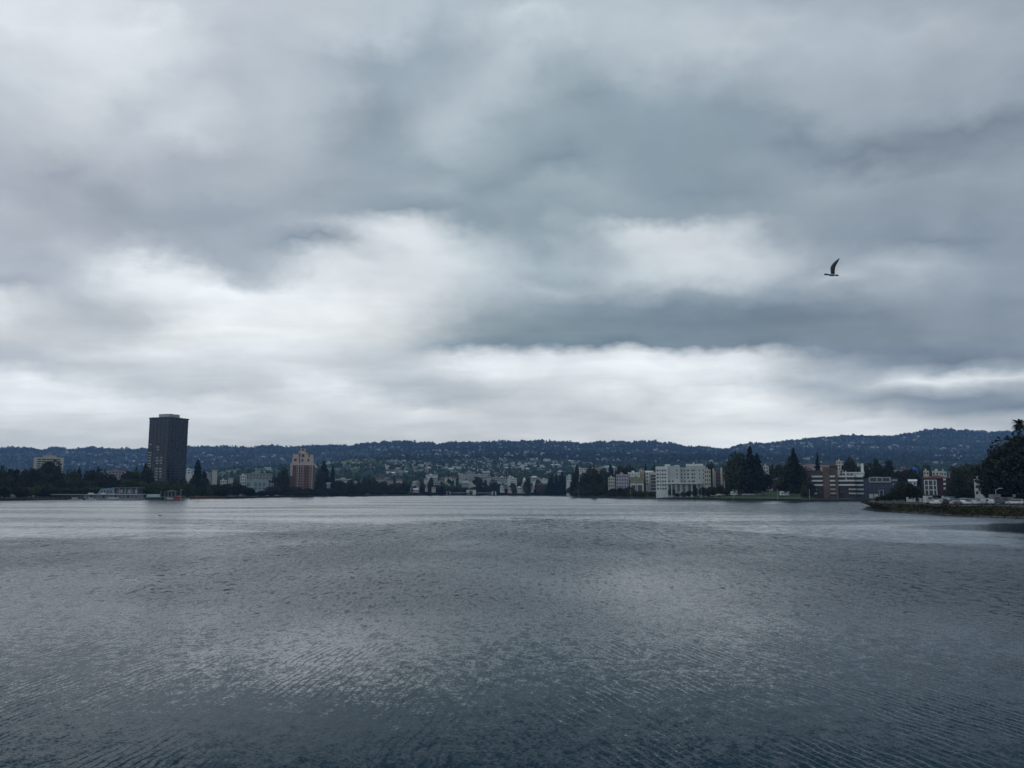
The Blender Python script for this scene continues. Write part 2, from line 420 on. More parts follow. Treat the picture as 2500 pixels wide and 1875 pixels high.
# ------------------------------------------------------------------ water
def water_material():
    m = bpy.data.materials.new('lake_water'); m.use_nodes = True
    g = NT(m.node_tree); m.node_tree.nodes.clear()
    geo = g.n('ShaderNodeNewGeometry'); pos = geo.outputs['Position']
    sp = g.n('ShaderNodeSeparateXYZ'); g.link(pos, sp.inputs[0]); x, y, _ = sp.outputs
    # wind line: y at which the rippled water gives way to the smoother sheet
    fc = g.n('ShaderNodeFloatCurve'); cv = fc.mapping.curves[0]
    pts = [(-90, 90), (-62, 102), (-46, 112), (-35, 125), (-21, 160), (0, 186), (22, 178), (32, 145), (37, 118), (43, 105), (53, 95), (90, 84)]
    pp = [((q[0] + 90) / 180, q[1] / 200) for q in pts]
    cv.points[0].location = pp[0]; cv.points[1].location = pp[-1]
    for q in pp[1:-1]: cv.points.new(*q)
    fc.mapping.update()
    g.link(g.mr(x, -90, 90, 0, 1), fc.inputs[1])
    wl = g.m('MULTIPLY', fc.outputs[0], 200.0)
    edge = g.noise(g.xyz(g.m('MULTIPLY', x, 0.10), g.m('MULTIPLY', y, 0.09), 0), 1.0, 6, 0.72)
    wl2 = g.m('MULTIPLY', wl, g.mr(edge.outputs['Fac'], 0.3, 0.7, 0.86, 1.14))
    calm = g.mr(g.m('DIVIDE', y, wl2), 0.94, 1.06, 0.0, 1.0, True)
    # streaks of wind on the far water, long across and short in depth
    st = g.noise(g.xyz(g.m('MULTIPLY', x, 0.008), g.m('MULTIPLY', y, 0.03), 3.0), 1.0, 5, 0.6, 0.4)
    streak = g.mr(st.outputs['Fac'], 0.46, 0.64, 0.0, 1.0, True)
    def oval(cx, cy, rx, ry):
        u = g.m('DIVIDE', g.m('SUBTRACT', x, cx), rx); v = g.m('DIVIDE', g.m('SUBTRACT', y, cy), ry)
        return g.mr(g.m('SQRT', g.m('ADD', g.m('MULTIPLY', u, u), g.m('MULTIPLY', v, v))), 0.5, 1.05, 1.0, 0.0, True)
    calm = g.m('MULTIPLY', calm, g.m('SUBTRACT', 1.0, g.m('MULTIPLY', oval(125, 300, 95, 130), g.mr(edge.outputs['Fac'], 0.4, 0.6, 0.5, 0.95))))
    calm2 = g.m('MULTIPLY', calm, g.m('SUBTRACT', 1.0, g.m('MULTIPLY', streak, 0.55)))
    # broad gusts on the near water
    gu = g.noise(g.xyz(g.m('MULTIPLY', x, 0.045), g.m('MULTIPLY', y, 0.03), 7.0), 1.0, 3, 0.5, 0.3)
    gust = g.mr(gu.outputs['Fac'], 0.35, 0.65, 0.65, 1.25, True)
    def slopes(sx, sy, scale, detail, z):
        nn = g.noise(g.xyz(g.m('MULTIPLY', x, sx), g.m('MULTIPLY', y, sy), z), scale, detail, 0.8)
        sc = g.n('ShaderNodeSeparateColor'); g.link(nn.outputs['Color'], sc.inputs[0])
        return g.m('SUBTRACT', sc.outputs[0], 0.5), g.m('SUBTRACT', sc.outputs[1], 0.5)
    ax, ay = slopes(1.1, 0.75, 2.4, 4.0, 0.0)       # chop about a metre long
    bx, by = slopes(0.9, 0.9, 15.0, 2.0, 5.0)        # ripples of a hand's width
    cx_, cy_ = slopes(1.0, 0.28, 1.8, 3.0, 11.0)    # wavelets seen end on, drawn out in depth
    dx_, dy_ = slopes(0.42, 0.13, 1.9, 2.0, 17.0)
    wc = g.mr(y, 22, 60, 0.0, 1.0, True); wd = g.mr(y, 50, 130, 0.0, 1.0, True)
    ax = g.m('ADD', ax, g.m('ADD', g.m('MULTIPLY', cx_, wc), g.m('MULTIPLY', dx_, wd)))
    ay = g.m('ADD', ay, g.m('ADD', g.m('MULTIPLY', cy_, wc), g.m('MULTIPLY', dy_, wd)))
    def train(dx, dy, k, z, lo, hi, mscale):
        """a train of ripples running along (dx,dy), crests square to it, in patches"""
        ph = g.m('ADD', g.m('MULTIPLY', x, dx * k), g.m('MULTIPLY', y, dy * k))
        wn = g.noise(g.xyz(g.m('MULTIPLY', x, 0.55), g.m('MULTIPLY', y, 0.40), z), 1.0, 3.0, 0.55)
        ph = g.m('ADD', ph, g.m('MULTIPLY', wn.outputs['Fac'], 17.0))
        s = g.m('SUBTRACT', g.m('MULTIPLY', g.m('POWER', g.m('MAXIMUM', g.m('COSINE', ph), 0.0), 3.0), 2.0), 0.45)
        mk = g.noise(g.xyz(x, g.m('MULTIPLY', y, 0.55), z + 9), mscale, 3.0, 0.6)
        return g.m('MULTIPLY', s, g.mr(mk.outputs['Fac'], lo, hi, 0.0, 1.0, True))
    tA = train(0.99, -0.10, 23.0, 1.0, 0.40, 0.60, 0.35)
    tB = train(0.94, 0.33, 21.0, 2.0, 0.40, 0.60, 0.35)
    sideA = g.mr(x, -3.0, 3.0, 1.0, 0.0, True); sideB = g.m('SUBTRACT', 1.0, sideA)
    nearf = g.mr(y, 14, 70, 1.0, 0.12, True)
    tA = g.m('MULTIPLY', g.m('MULTIPLY', tA, sideA), nearf); tB = g.m('MULTIPLY', g.m('MULTIPLY', tB, sideB), nearf)
    farf = g.mr(y, 60, 240, 0.0, 1.0, True)
    def slick(cx, cy, rx, ry, k):
        '''an oval smoother patch of water'''
        u = g.m('DIVIDE', g.m('SUBTRACT', x, cx), rx); v = g.m('DIVIDE', g.m('SUBTRACT', y, cy), ry)
        d = g.m('SQRT', g.m('ADD', g.m('MULTIPLY', u, u), g.m('MULTIPLY', v, v)))
        return g.mr(d, 0.0, 1.0, k, 0.0, True)
    sl = g.m('ADD', g.m('ADD', slick(-8.0, 31.0, 9.0, 16.0, 0.85), slick(-24.0, 62.0, 16.0, 30.0, 0.30)), slick(8.0, 50.0, 9.0, 40.0, 0.9))
    base = g.mr(y, 12, 60, AMP_NEAR, AMP_RUFF, True)
    base = g.m('MULTIPLY', base, g.m('SUBTRACT', 1.0, g.m('MULTIPLY', sl, 0.6)))
    base = g.m('MULTIPLY', base, gust)
    amp = g.m('ADD', g.m('MULTIPLY', base, g.m('SUBTRACT', 1.0, calm2)), g.m('MULTIPLY', calm2, AMP_CALM))
    lc = g.n('ShaderNodeFloatCurve'); cv2 = lc.mapping.curves[0]      # how far the wave faces lean to this bank, by distance
    lp = [(0, 0.249), (13, 0.235), (22, 0.15), (32, 0.075), (48, 0.045), (75, 0.09), (110, 0.105), (240, 0.13)]
    cv2.points[0].location = (0, 0.249 * 4); cv2.points[1].location = (1, 0.13 * 4)
    for q in lp[1:-1]: cv2.points.new(q[0] / 240, q[1] * 4)
    lc.mapping.update()
    g.link(g.mr(y, 0, 240, 0, 1), lc.inputs[1])
    lean = g.m('ADD', g.m('MULTIPLY', calm2, -0.062), g.m('MULTIPLY', g.m('SUBTRACT', 1.0, calm2), g.m('MULTIPLY', g.m('MULTIPLY', lc.outputs[0], -0.27), g.m('SUBTRACT', 1.0, g.m('MULTIPLY', sl, 0.75)))))
    still = g.m('SUBTRACT', 1.0, g.m('MULTIPLY', oval(92, 141, 44, 24), 0.92))     # lee of the bank: still water
    lean = g.m('MULTIPLY', lean, still); amp = g.m('MULTIPLY', amp, still)
    def tot(a, b, ta, tb, wa, wb, wt):
        q = g.m('MULTIPLY', g.m('ADD', g.m('MULTIPLY', a, wa), g.m('MULTIPLY', b, wb)), amp)
        return g.m('ADD', q, g.m('ADD', g.m('MULTIPLY', tA, wt * ta), g.m('MULTIPLY', tB, wt * tb)))
    nx = tot(ax, bx, 0.99, 0.94, 0.8, 0.9, 0.17)
    ny = g.m('ADD', tot(ay, by, -0.10, 0.33, 1.0, 1.1, 0.17), lean)
    nv = g.n('ShaderNodeVectorMath', operation='NORMALIZE')
    g.link(g.xyz(nx, ny, 1.0), nv.inputs[0])
    b = g.n('ShaderNodeBsdfPrincipled')
    b.inputs['Base Color'].default_value = (0.002, 0.021, 0.036, 1)
    rg_ = g.mr(farf, 0, 1, 0.07, 0.17)      # unresolved ripples widen the gloss with distance from this bank
    g.link(g.m('ADD', rg_, g.m('MULTIPLY', g.m('MULTIPLY', farf, g.m('SUBTRACT', 1.0, calm2)), 0.10)), b.inputs['Roughness'])
    b.inputs['IOR'].default_value = 1.40
    b.inputs['Specular Tint'].default_value = (0.68, 0.93, 1.0, 1)
    g.link(nv.outputs[0], b.inputs['Normal'])
    o = g.n('ShaderNodeOutputMaterial'); g.link(b.outputs[0], o.inputs[0])
    return m
AMP_NEAR, AMP_RUFF, AMP_CALM = 0.52, 1.05, 0.16
wb = MB(); wb.add([(-1500, -60, 0), (1500, -60, 0), (1500, 1500, 0), (-1500, 1500, 0)], [(0, 1, 2, 3)])
tag(wb.build('water', water_material()), kind='structure')
# ------------------------------------------------------------------ trees
def leaf_cloud(pts, size, rg, flat=0.0):
    """one small four-sided leaf clump at each point, turned at random"""
    n = len(pts)
    a = rg.normal(size=(n, 3)); a[:, 2] *= (1 - flat); a /= np.linalg.norm(a, axis=1)[:, None]
    b = rg.normal(size=(n, 3)); b[:, 2] *= (1 - flat)
    b -= (a * b).sum(1)[:, None] * a; b /= np.linalg.norm(b, axis=1)[:, None]
    s = (size * (0.6 + 0.8 * rg.random(n)))[:, None]
    V = np.stack([pts - a*s - b*s*0.6, pts + a*s*0.9 - b*s*0.7, pts + a*s + b*s*0.6, pts - a*s*0.8 + b*s*0.7], 1).reshape(-1, 3)
    return V, np.arange(n * 4).reshape(n, 4)
def crown_round(rg, H, W, base, n, lumps, size):
    """broad crown made of overlapping lumps with gaps, unit coordinates in metres"""
    pts = []
    cen = []
    for i in range(lumps):
        t = rg.random() * 2 * math.pi; rr = W * 0.5 * (0.15 + 0.62 * rg.random() ** 0.6)
        zz = base + (H - base) * (0.18 + 0.66 * rg.random())
        k = 1 - abs((zz - base) / (H - base) - 0.42) * 1.0
        cen.append((math.cos(t) * rr * k, math.sin(t) * rr * k, zz, (0.16 + 0.15 * rg.random()) * W))
    cen.append((0, 0, base + (H - base) * 0.55, W * 0.33))
    cen.append((rg.normal() * W * .08, 0, H - W * 0.16, W * 0.17))
    w = np.array([c[3] ** 2 for c in cen]); w /= w.sum()
    for c, k in zip(cen, w):
        m = max(6, int(n * k))
        d = rg.normal(size=(m, 3)); d /= np.linalg.norm(d, axis=1)[:, None]
        r = c[3] * (0.72 + 0.36 * rg.random(m) ** 1.0)
        p = d * r[:, None]; p[:, 2] *= 0.8
        pts.append(p + np.array(c[:3]))
    p = np.concatenate(pts)
    return leaf_cloud(p[p[:, 2] > base * 0.6], size, rg)
def crown_cone(rg, H, W, base, n, size, top=0.0):
    z = base + (H - base) * (1 - np.sqrt(rg.random(n)) * (1 - top * 0.2))
    z = base + (H - base) * (1 - rg.random(n) ** 0.62)
    k = (H - z) / (H - base)
    tiers = 1 + 0.28 * np.sin(z / H * 60 + rg.random() * 6)
    t = rg.random(n) * 2 * math.pi
    lop = 1 + 0.25 * np.sin(t * 2 + z / H * 9) + 0.18 * np.sin(t * 5 + z / H * 23)
    r = W * 0.5 * (k ** 0.8 * (1 - top) + top * np.sqrt(np.clip(k * 3, 0, 1))) * tiers * lop * (0.55 + 0.5 * rg.random(n))
    p = np.stack([np.cos(t) * r, np.sin(t) * r, z - r * 0.18], 1)
    return leaf_cloud(p, size, rg, 0.4)
def trunk_mb(rg, H, r, limbs, spread):
    b = MB(); n = 5; pts = [Vector((0, 0, -0.6))]
    for i in range(1, n + 1):
        pts.append(Vector((rg.normal() * 0.02 * H, rg.normal() * 0.02 * H, H * i / n)))
    for i in range(n):
        b.cyl(pts[i], pts[i+1], r * (1 - i / (n + 1.5)), r * (1 - (i + 1) / (n + 1.5)), 7)
    for i in range(limbs):
        p = pts[2 + i % 3]; t = rg.random() * 6.28
        q = p + Vector((math.cos(t) * spread, math.sin(t) * spread, H * (0.2 + 0.2 * rg.random())))
        b.cyl(p, q, r * 0.4, r * 0.12, 5)
    return b
PROTO = {}
def proto(kind, k):
    """meshes for a tree 10 m high (crown, trunk); a placed tree is scaled"""
    key = (kind, k)
    if key in PROTO: return PROTO[key]
    rg = np.random.default_rng(100 + hash_s(kind) + k * 17)
    if kind in ('oak', 'green', 'brown'):
        W = 9.5 + 2.5 * rg.random(); V, F = crown_round(rg, 10, W, 1.2, 2600, 15, 0.36)
        m = {'oak': M_leafdark, 'green': M_leafgreen, 'brown': M_leafbrown}[kind]
        tb = trunk_mb(rg, 6.0, 0.30, 6, 2.2)
    elif kind == 'tall':
        W = 5.5 + rg.random(); V, F = crown_round(rg, 10, W, 1.0, 2400, 14, 0.32); m = M_leafdark
        tb = trunk_mb(rg, 7.5, 0.22, 5, 1.2)
    elif kind == 'conifer':
        V, F = crown_cone(rg, 10, 3.9 + rg.random(), 0.7, 2600, 0.26, 0.10); m = M_conifer
        tb = trunk_mb(rg, 9.4, 0.17, 0, 0)
    elif kind == 'cypress':
        V, F = crown_cone(rg, 10, 2.2, 0.4, 1900, 0.2, 0.55); m = M_conifer
        tb = trunk_mb(rg, 8.5, 0.13, 0, 0)
    elif kind == 'big':
        V, F = crown_round(rg, 10, 10.5, 0.9, 9000, 34, 0.20); m = M_conifer
        tb = trunk_mb(rg, 6.5, 0.36, 9, 2.6)
    PROTO[key] = (npmesh(kind + '_crown', V, F, m), tb.mesh(kind + '_trunk', M_bark))
    return PROTO[key]
def hash_s(s): return sum(ord(c) * (i + 3) for i, c in enumerate(s)) % 997
TREE_NAME = {'oak': 'round_tree', 'green': 'round_tree', 'brown': 'round_tree', 'tall': 'tall_tree', 'conifer': 'conifer_tree', 'cypress': 'cypress_tree', 'big': 'spreading_tree'}
def tree(kind, px, ytop, Y, label, group=None, width=1.0, gz_=None):
    g0 = gz(px, Y) if gz_ is None else gz_
    H = max(2.0, ZZ(ytop, Y) - g0)
    cr, tr = proto(kind, rnd.randrange(4 if kind != 'big' else 2))
    o = empty(TREE_NAME[kind], (XX(px, Y), Y, g0), rnd.random() * 6.28, label, 'tree', group)
    o.scale = (H / 10 * width, H / 10 * width, H / 10)
    link_obj('crown', cr, o); link_obj('trunk', tr, o)
    return o
def tree_px(kind, px, ytop, Y, wpx, label, group=None, gz_=None):
    """same, but with the crown wpx photo pixels wide"""
    g0 = gz(px, Y) if gz_ is None else gz_
    H = max(2.0, ZZ(ytop, Y) - g0)
    nat = {'oak': 10.5, 'green': 10.5, 'brown': 10.5, 'tall': 6, 'conifer': 4.6, 'cypress': 2.4, 'big': 10.5}[kind] * H / 10
    return tree(kind, px, ytop, Y, label, group, (wpx * Y / FOC) / nat, gz_)

def treerow(skyline, Y0, Y1, step, layers, kinds, label, group, jit=4, dens=1.0, skip=()):
    """trees standing a crown's width apart behind the shore, tallest at the back"""
    x = skyline[0][0]; xs = [q[0] for q in skyline]; ys = [q[1] for q in skyline]
    while x <= xs[-1]:
        for L in range(layers):
            px = x + rnd.uniform(-0.4, 0.4) * step + L * step * 0.5
            if any(a < px < b for a, b in skip) and L == 0: continue
            f = L / max(1, layers - 1) if layers > 1 else 1.0
            Y = Y0(px) + (Y1 * f) + rnd.uniform(0, 8)
            top = float(np.interp(px, xs, ys)); low = 1200 - (1200 - top) * (0.35 + 0.65 * f)
            top = (top if L == layers - 1 else min(1203, low + 6)) + rnd.uniform(-jit * 0.4, jit)
            k = rnd.choice(kinds)
            tree_px(k, px, top, Y, step * rnd.uniform(1.2, 1.7) * (0.5 if k in ('conifer', 'cypress') else 1), label[k] if isinstance(label, dict) else label, group)
        x += step * rnd.uniform(0.8, 1.15) / dens

L_left = {k: v for k, v in dict(
 oak='dark round tree in the wooded left shore before the blue hill', green='mid green round tree in the wooded left shore before the blue hill',
 brown='brownish round tree in the wooded left shore before the blue hill', tall='tall dark tree in the wooded left shore before the blue hill',
 conifer='dark pointed conifer in the wooded left shore before the blue hill').items()}
sh = lambda px: shoreY(px) + 8
treerow([(-30,1141),(25,1142),(60,1144),(85,1150)], sh, 70, 26, 3, ['oak','oak','tall','brown'], L_left, 'trees along the wooded left shore')
treerow([(85,1156),(150,1152),(200,1152),(225,1150),(258,1153),(270,1170),(295,1174),(312,1152),(345,1146)], lambda p: sh(p)+20, 60, 26, 3, ['oak','brown','green','oak'], L_left, 'trees along the wooded left shore')
tree_px('oak', 120, 1131, 760, 56, 'large round dark tree in front of the pale balconied apartment tower')
for q in ((190,1141,24),(237,1139,26),(352,1130,24),(330,1140,22)):
    tree_px('conifer', q[0], q[1], 770, q[2], 'dark pointed conifer rising from the left shore trees', 'conifers rising from the left shore trees')
for q in ((316,1172,44),(345,1181,36),(372,1178,34),(402,1176,40),(432,1182,34),(458,1180,30),(385,1190,30),(420,1192,30)):
    tree_px('green', q[0], q[1], shoreY(q[0])+30, q[2], 'olive green round tree on the shore in front of the dark tower', 'green trees in front of the dark tower')
for q in ((475,1186),(492,1184),(510,1188),(462,1194)):
    tree_px('green', q[0], q[1]+4, shoreY(q[0])+18, 20, 'small bright green tree beside the boathouse dock', 'small green trees by the dock')
tree_px('conifer', 481, 1123, 860, 34, 'tall dark conifer just right of the dark glass tower')
tree_px('conifer', 497, 1150, 850, 30, 'shorter dark conifer at the right foot of the tallest one')
treerow([(360,1166),(400,1177),(440,1172),(470,1164),(500,1168),(520,1182)], lambda p: 800, 10, 22, 1, ['oak','brown'], 'dark tree at the foot of the dark glass tower', 'dark trees at the foot of the tower')
for q in ((528,1188,40),(552,1183,46),(580,1180,50),(604,1190,40),(540,1196,40),(612,1198,30)):
    tree_px('oak', q[0], q[1], shoreY(q[0])+14, q[2], 'dense dark round tree at the water in front of the pale stepped building', 'dark trees in front of the pale stepped building')
L_mid = 'dark tree in the low wooded bank around the brick tower'
treerow([(640,1188),(665,1170),(690,1160),(704,1172),(712,1188),(765,1190),(790,1180),(812,1182),(830,1172),(850,1176),(878,1166),(905,1168)], sh, 60, 22, 3, ['oak','oak','brown','tall'], L_mid, 'trees around the foot of the brick tower', 3)
tree_px('oak', 690, 1144, 1040, 30, 'dark round tree close left of the stepped brick tower')
tree_px('conifer', 789, 1124, 1120, 30, 'taller of the two dark conifers right of the brick tower')
tree_px('cypress', 811, 1136, 1120, 13, 'narrow dark cypress right of the taller conifer')
tree_px('oak', 781, 1152, 1110, 28, 'round dark tree at the left foot of the taller conifer')
L_cen = 'low dark tree in the long bank behind the middle of the lake'
treerow([(905,1171),(950,1176),(985,1179),(1010,1184),(1060,1186),(1120,1190),(1150,1190),(1200,1187),(1240,1191),(1300,1194),(1340,1190),(1395,1188)], sh, 70, 22, 2, ['oak','oak','brown','oak'], L_cen, 'low trees along the middle shore', 3)
for q in ((1168,1163,26),(1207,1176,34),(1250,1178,20),(1288,1180,20),(1313,1170,18)):
    tree_px('tall' if q[2] < 30 else 'oak', q[0], q[1], 1290, q[2], 'taller dark tree standing out of the middle shore bank', 'taller trees on the middle shore')
for q in ((1345,1166,26),(1373,1150,24),(1358,1158,20)):
    tree_px('conifer', q[0], q[1], 1250, q[2], 'pointed dark tree before the hillside left of the white blocks', 'pointed trees left of the white blocks')
L_r = 'dark tree on the right shore in front of the white blocks'
treerow([(1402,1178),(1420,1166),(1450,1160),(1475,1170),(1492,1186)], sh, 60, 24, 3, ['oak','brown','oak'], L_r, 'trees on the shore left of the white blocks', 4)
for q in ((1430,1158,40),(1458,1160,38),(1440,1176,50),(1408,1188,30)):
    tree_px('oak', q[0], q[1], 900, q[2], 'big round dark tree below the long cream building', 'round dark trees below the long cream building')
tree_px('conifer', 1450, 1141, 905, 20, 'dark pointed treetop in front of the long cream building')
for q in ((1512,1134,26),(1530,1139,30),(1547,1144,22)):
    tree_px('brown', q[0], q[1], 860, q[2], 'brown leafed tree behind the white blocks', 'brown trees behind the white blocks')
for q in ((1577,1132,16,'conifer'),(1597,1139,22,'oak'),(1736,1133,26,'oak'),(1765,1138,22,'oak')):
    tree_px(q[3], q[0], q[1], 800, q[2], 'dark treetop showing between the white blocks', 'treetops between the white blocks')
treerow([(1490,1193),(1530,1188),(1560,1200),(1600,1197),(1625,1203)], sh, 12, 15, 2, ['oak','green'], 'small tree along the foot of the white apartment blocks', 'small trees at the foot of the white blocks', 2)
for q in ((1641,1191,18,'green'),(1697,1186,14,'oak'),(1716,1190,18,'oak'),(1738,1188,26,'oak'),(1757,1186,24,'brown'),(1775,1190,20,'oak'),(1668,1200,16,'green'),(1606,1199,14,'oak'),(1615,1203,12,'oak'),(1624,1200,14,'green'),(1634,1204,11,'oak'),(1653,1204,12,'oak'),(1728,1198,14,'oak'),(1682,1198,14,'oak')):
    tree_px(q[3], q[0], q[1], shoreY(q[0])+22, q[2], 'small tree standing before the long white apartment block', 'small trees before the long white block')
for i, q in enumerate(((1802,1112,52,'oak'),(1834,1089,44,'conifer'),(1851,1107,34,'conifer'),(1818,1126,60,'oak'),(1852,1138,50,'oak'),(1792,1136,40,'oak'),(1838,1160,60,'oak'),(1805,1166,50,'oak'),(1786,1160,34,'oak'),(1866,1160,24,'oak'))):
    tree_px(q[3], q[0], q[1], shoreY(q[0])+42+3*i, q[2], 'tallest spire of the big dark tree group on the lawn' if i == 1 else 'dark tree of the big group between white block and brick flats',
            None if i == 1 else 'dark tree group on the lawn')
tree_px('oak', 1874, 1158, 610, 30, 'round dark tree alone between the two big dark groups')
for i, q in enumerate(((1941,1094,34,'conifer'),(1941,1116,36,'oak'),(1930,1134,44,'oak'),(1949,1140,44,'oak'),(1922,1152,36,'oak'),(1935,1165,56,'oak'),(1958,1160,34,'brown'),(1912,1168,30,'oak'))):
    tree_px(q[3], q[0], q[1], shoreY(q[0])+42+3*i, q[2], 'tall dark pointed tree left of the brick flats' if i == 0 else 'dark tree of the clump left of the brick flats',
            None if i == 0 else 'dark clump left of the brick flats')
tree_px('cypress', 1999, 1104, 660, 12, 'thin dark conifer spire behind the brick flats')
tree_px('oak', 1905, 1136, 690, 34, 'flat topped dark tree behind the pointed clump')
for q in ((1972,1168,28,'tall'),(1981,1180,22,'brown'),(1962,1186,22,'oak')):
    tree_px(q[3], q[0], q[1], shoreY(q[0])+16, q[2], 'dark slate coloured tree against the left side of the brick flats', 'trees against the brick flats')
for q in ((2078,1122,44,'oak'),(2140,1120,30,'tall'),(2120,1136,40,'oak'),(2172,1130,28,'oak'),(2158,1140,36,'oak'),(2200,1148,40,'brown'),(2232,1150,40,'oak'),(2186,1160,40,'oak'),(2250,1168,30,'oak'),(2218,1162,40,'oak')):
    tree_px(q[3], q[0], q[1], 640, q[2], 'dark tree rising behind the low flats near the right bank', 'dark trees behind the low flats')
for q in ((2205,1178,40,'oak'),(2228,1184,36,'green'),(2192,1190,34,'oak'),(2244,1196,20,'oak')):
    tree_px(q[3], q[0], q[1], 560, q[2], 'dark green tree between blue flats and red roofed house', 'dark green trees right of the blue flats')
for q in ((2340,1150,40,'oak'),(2358,1138,46,'oak'),(2372,1156,40,'oak'),(2348,1176,56,'oak'),(2326,1180,34,'oak'),(2380,1190,36,'oak'),(2402,1178,40,'oak'),(2312,1196,24,'brown')):
    tree_px(q[3], q[0], q[1], 470, q[2], 'dark tree behind the parked cars left of the green house', 'dark trees behind the parked cars')

mr_ = random.Random(31)
for i in range(50):
    px = mr_.uniform(905, 1400); Y = mr_.uniform(1230, 1560)
    k = mr_.choice(['oak', 'oak', 'tall', 'conifer', 'green'])
    tree_px(k, px, mr_.uniform(1177, 1190) if mr_.random() < 0.88 else mr_.uniform(1163, 1172), Y, mr_.uniform(8, 20) * (0.7 if k == 'conifer' else 1), 'dark tree standing among the houses above the middle shore', 'trees among the houses above the middle shore')
for i in range(40):
    px = mr_.choice([mr_.uniform(490, 705), mr_.uniform(765, 905)]); Y = mr_.uniform(950, 1300)
    tree_px(mr_.choice(['oak', 'oak', 'tall']), px, mr_.uniform(1169, 1184), Y, mr_.uniform(12, 22), 'dark tree standing among the houses behind the left shore', 'trees among the houses behind the left shore')
for i in range(46):
    px = mr_.choice([mr_.uniform(1400, 1500), mr_.uniform(1870, 1910), mr_.uniform(1965, 2110), mr_.uniform(2110, 2400)]); Y = mr_.uniform(720, 1200)
    tree_px(mr_.choice(['oak', 'oak', 'tall', 'brown']), px, mr_.uniform(1132, 1160), Y, mr_.uniform(14, 30), 'dark tree standing among the roofs behind the right shore', 'trees among the roofs behind the right shore')

# ------------------------------------------------------------------ right hand bank with the car park
EDGE = [(2126,1236),(2126,1240),(2132,1244),(2152,1247),(2175,1250),(2260,1254),(2346,1260),(2430,1263),(2500,1265),(2620,1270),(2800,1278)]
def bank():
    b = MB(); front = []
    for px, py in EDGE:
        Y = shore_Y(py); front.append((px, Y))
    fine = []
    for i in range(len(front) - 1):
        for k in range(8):
            t = k / 8; fine.append((front[i][0]*(1-t)+front[i+1][0]*t, front[i][1]*(1-t)+front[i+1][1]*t))
    fine.append(front[-1])
    prof = [(0, -0.4), (0.0, 0.15), (1.2, 0.7), (3.0, 1.15), (5.5, 1.6), (8.5, 1.95), (11, 2.0), (30, 2.05), (60, 2.0), (110, 1.95), (150, 1.9), (152, -0.5)]
    rows = []
    for j, (px, Y) in enumerate(fine):
        row = []
        sc = min(1.0, 0.10 + j / 14.0)
        for d, z in prof:
            jx = rnd.uniform(-0.3, 0.3); dd = d * (sc if d > 12 else max(0.5, sc))
            row.append((XX(px, Y + dd) + jx, Y + dd + (rnd.uniform(-0.35, 0.35) if d < 11 else 0), z + (rnd.uniform(-0.12, 0.12) if 0.1 < d < 11 else 0)))
        rows.append(row)
    n = len(prof); v = [p for r in rows for p in r]; f = []; mi = []
    for i in range(len(rows) - 1):
        for k in range(n - 1):
            f.append((i*n+k, (i+1)*n+k, (i+1)*n+k+1, i*n+k+1)); mi.append(1 if k >= 6 else 0)
    b.v = v; b.f = f; b.mi = mi
    o = b.build('grassy_bank', [M_bank, M_asphalt]); tag(o, kind='structure')
    return fine
M_bank = mat('bank_earth', (0.045, 0.043, 0.026), 0.95, 0.5, 0.3)
M_asphalt = mat('asphalt', (0.038, 0.038, 0.04), 0.9, 0.2, 0.5)
bankline = bank()
def bank_scatter():
    """rough grass and scrub on the bank, one mass"""
    rg = np.random.default_rng(5); pts = []
    for i in range(9000):
        j = rg.integers(0, len(bankline) - 1); t = rg.random()
        px = bankline[j][0]*(1-t)+bankline[j+1][0]*t; Y = bankline[j][1]*(1-t)+bankline[j+1][1]*t
        d = 0.3 + 9.5 * rg.random(); sc = max(0.5, min(1, 0.10 + j / 14.0))
        z = np.interp(d, [0, 1.2, 3, 5.5, 8.5, 11], [0.15, 0.7, 1.15, 1.6, 1.95, 2.0])
        pts.append((XX(px, Y), Y + d * sc, z + 0.12 + 0.5 * rg.random() ** 2))
    V, F = leaf_cloud(np.array(pts), 0.20, rg)
    o = link_obj('rough_grass', npmesh('rough_grass', V, F, leafmat('bank_grass', (0.034, 0.040, 0.017), (0.070, 0.062, 0.028))))
    tag(o, 'rough brown green grass and scrub covering the right bank', 'grass', kind='stuff')
bank_scatter()
M_rock = mat('shore_rock', (0.13, 0.12, 0.11), 0.9, 0.4, 2.0)
def rock(px, Y, r, label):
    bm_v = []; n = 7; rings = []
    for k in range(1, 5):
        a = math.pi * k / 5; rr = math.sin(a) * r; z = math.cos(a) * r * 0.55
        rings.append([(rr * math.cos(2*math.pi*i/n) * rnd.uniform(.8, 1.2) * 1.3, rr * math.sin(2*math.pi*i/n) * rnd.uniform(.8, 1.2), z) for i in range(n)])
    b = MB(); b.loft(rings[::-1])
    o = b.build('rock', M_rock); o.location = (XX(px, Y), Y, 0.05)
    tag(o, label, 'rock', 'rocks at the foot of the right bank')
for i in range(26):
    px = rnd.uniform(2200, 2495); Y = float(np.interp(px, [b[0] for b in bankline], [b[1] for b in bankline]))
    rock(px, Y - rnd.uniform(0.1, 0.5), rnd.uniform(0.25, 0.6), 'grey rock at the waterline under the grassy right bank')
for q in ((2210,1181,50),(2190,1192,34),(2232,1188,34),(2172,1204,26),(2156,1210,20),(2142,1215,16),(2246,1204,20),(2222,1200,30)):
    tree_px('oak', q[0], q[1], 345, q[2], 'dark bushy tree near the tip of the grassy right bank', 'bushy trees near the tip of the bank', gz_=1.9)
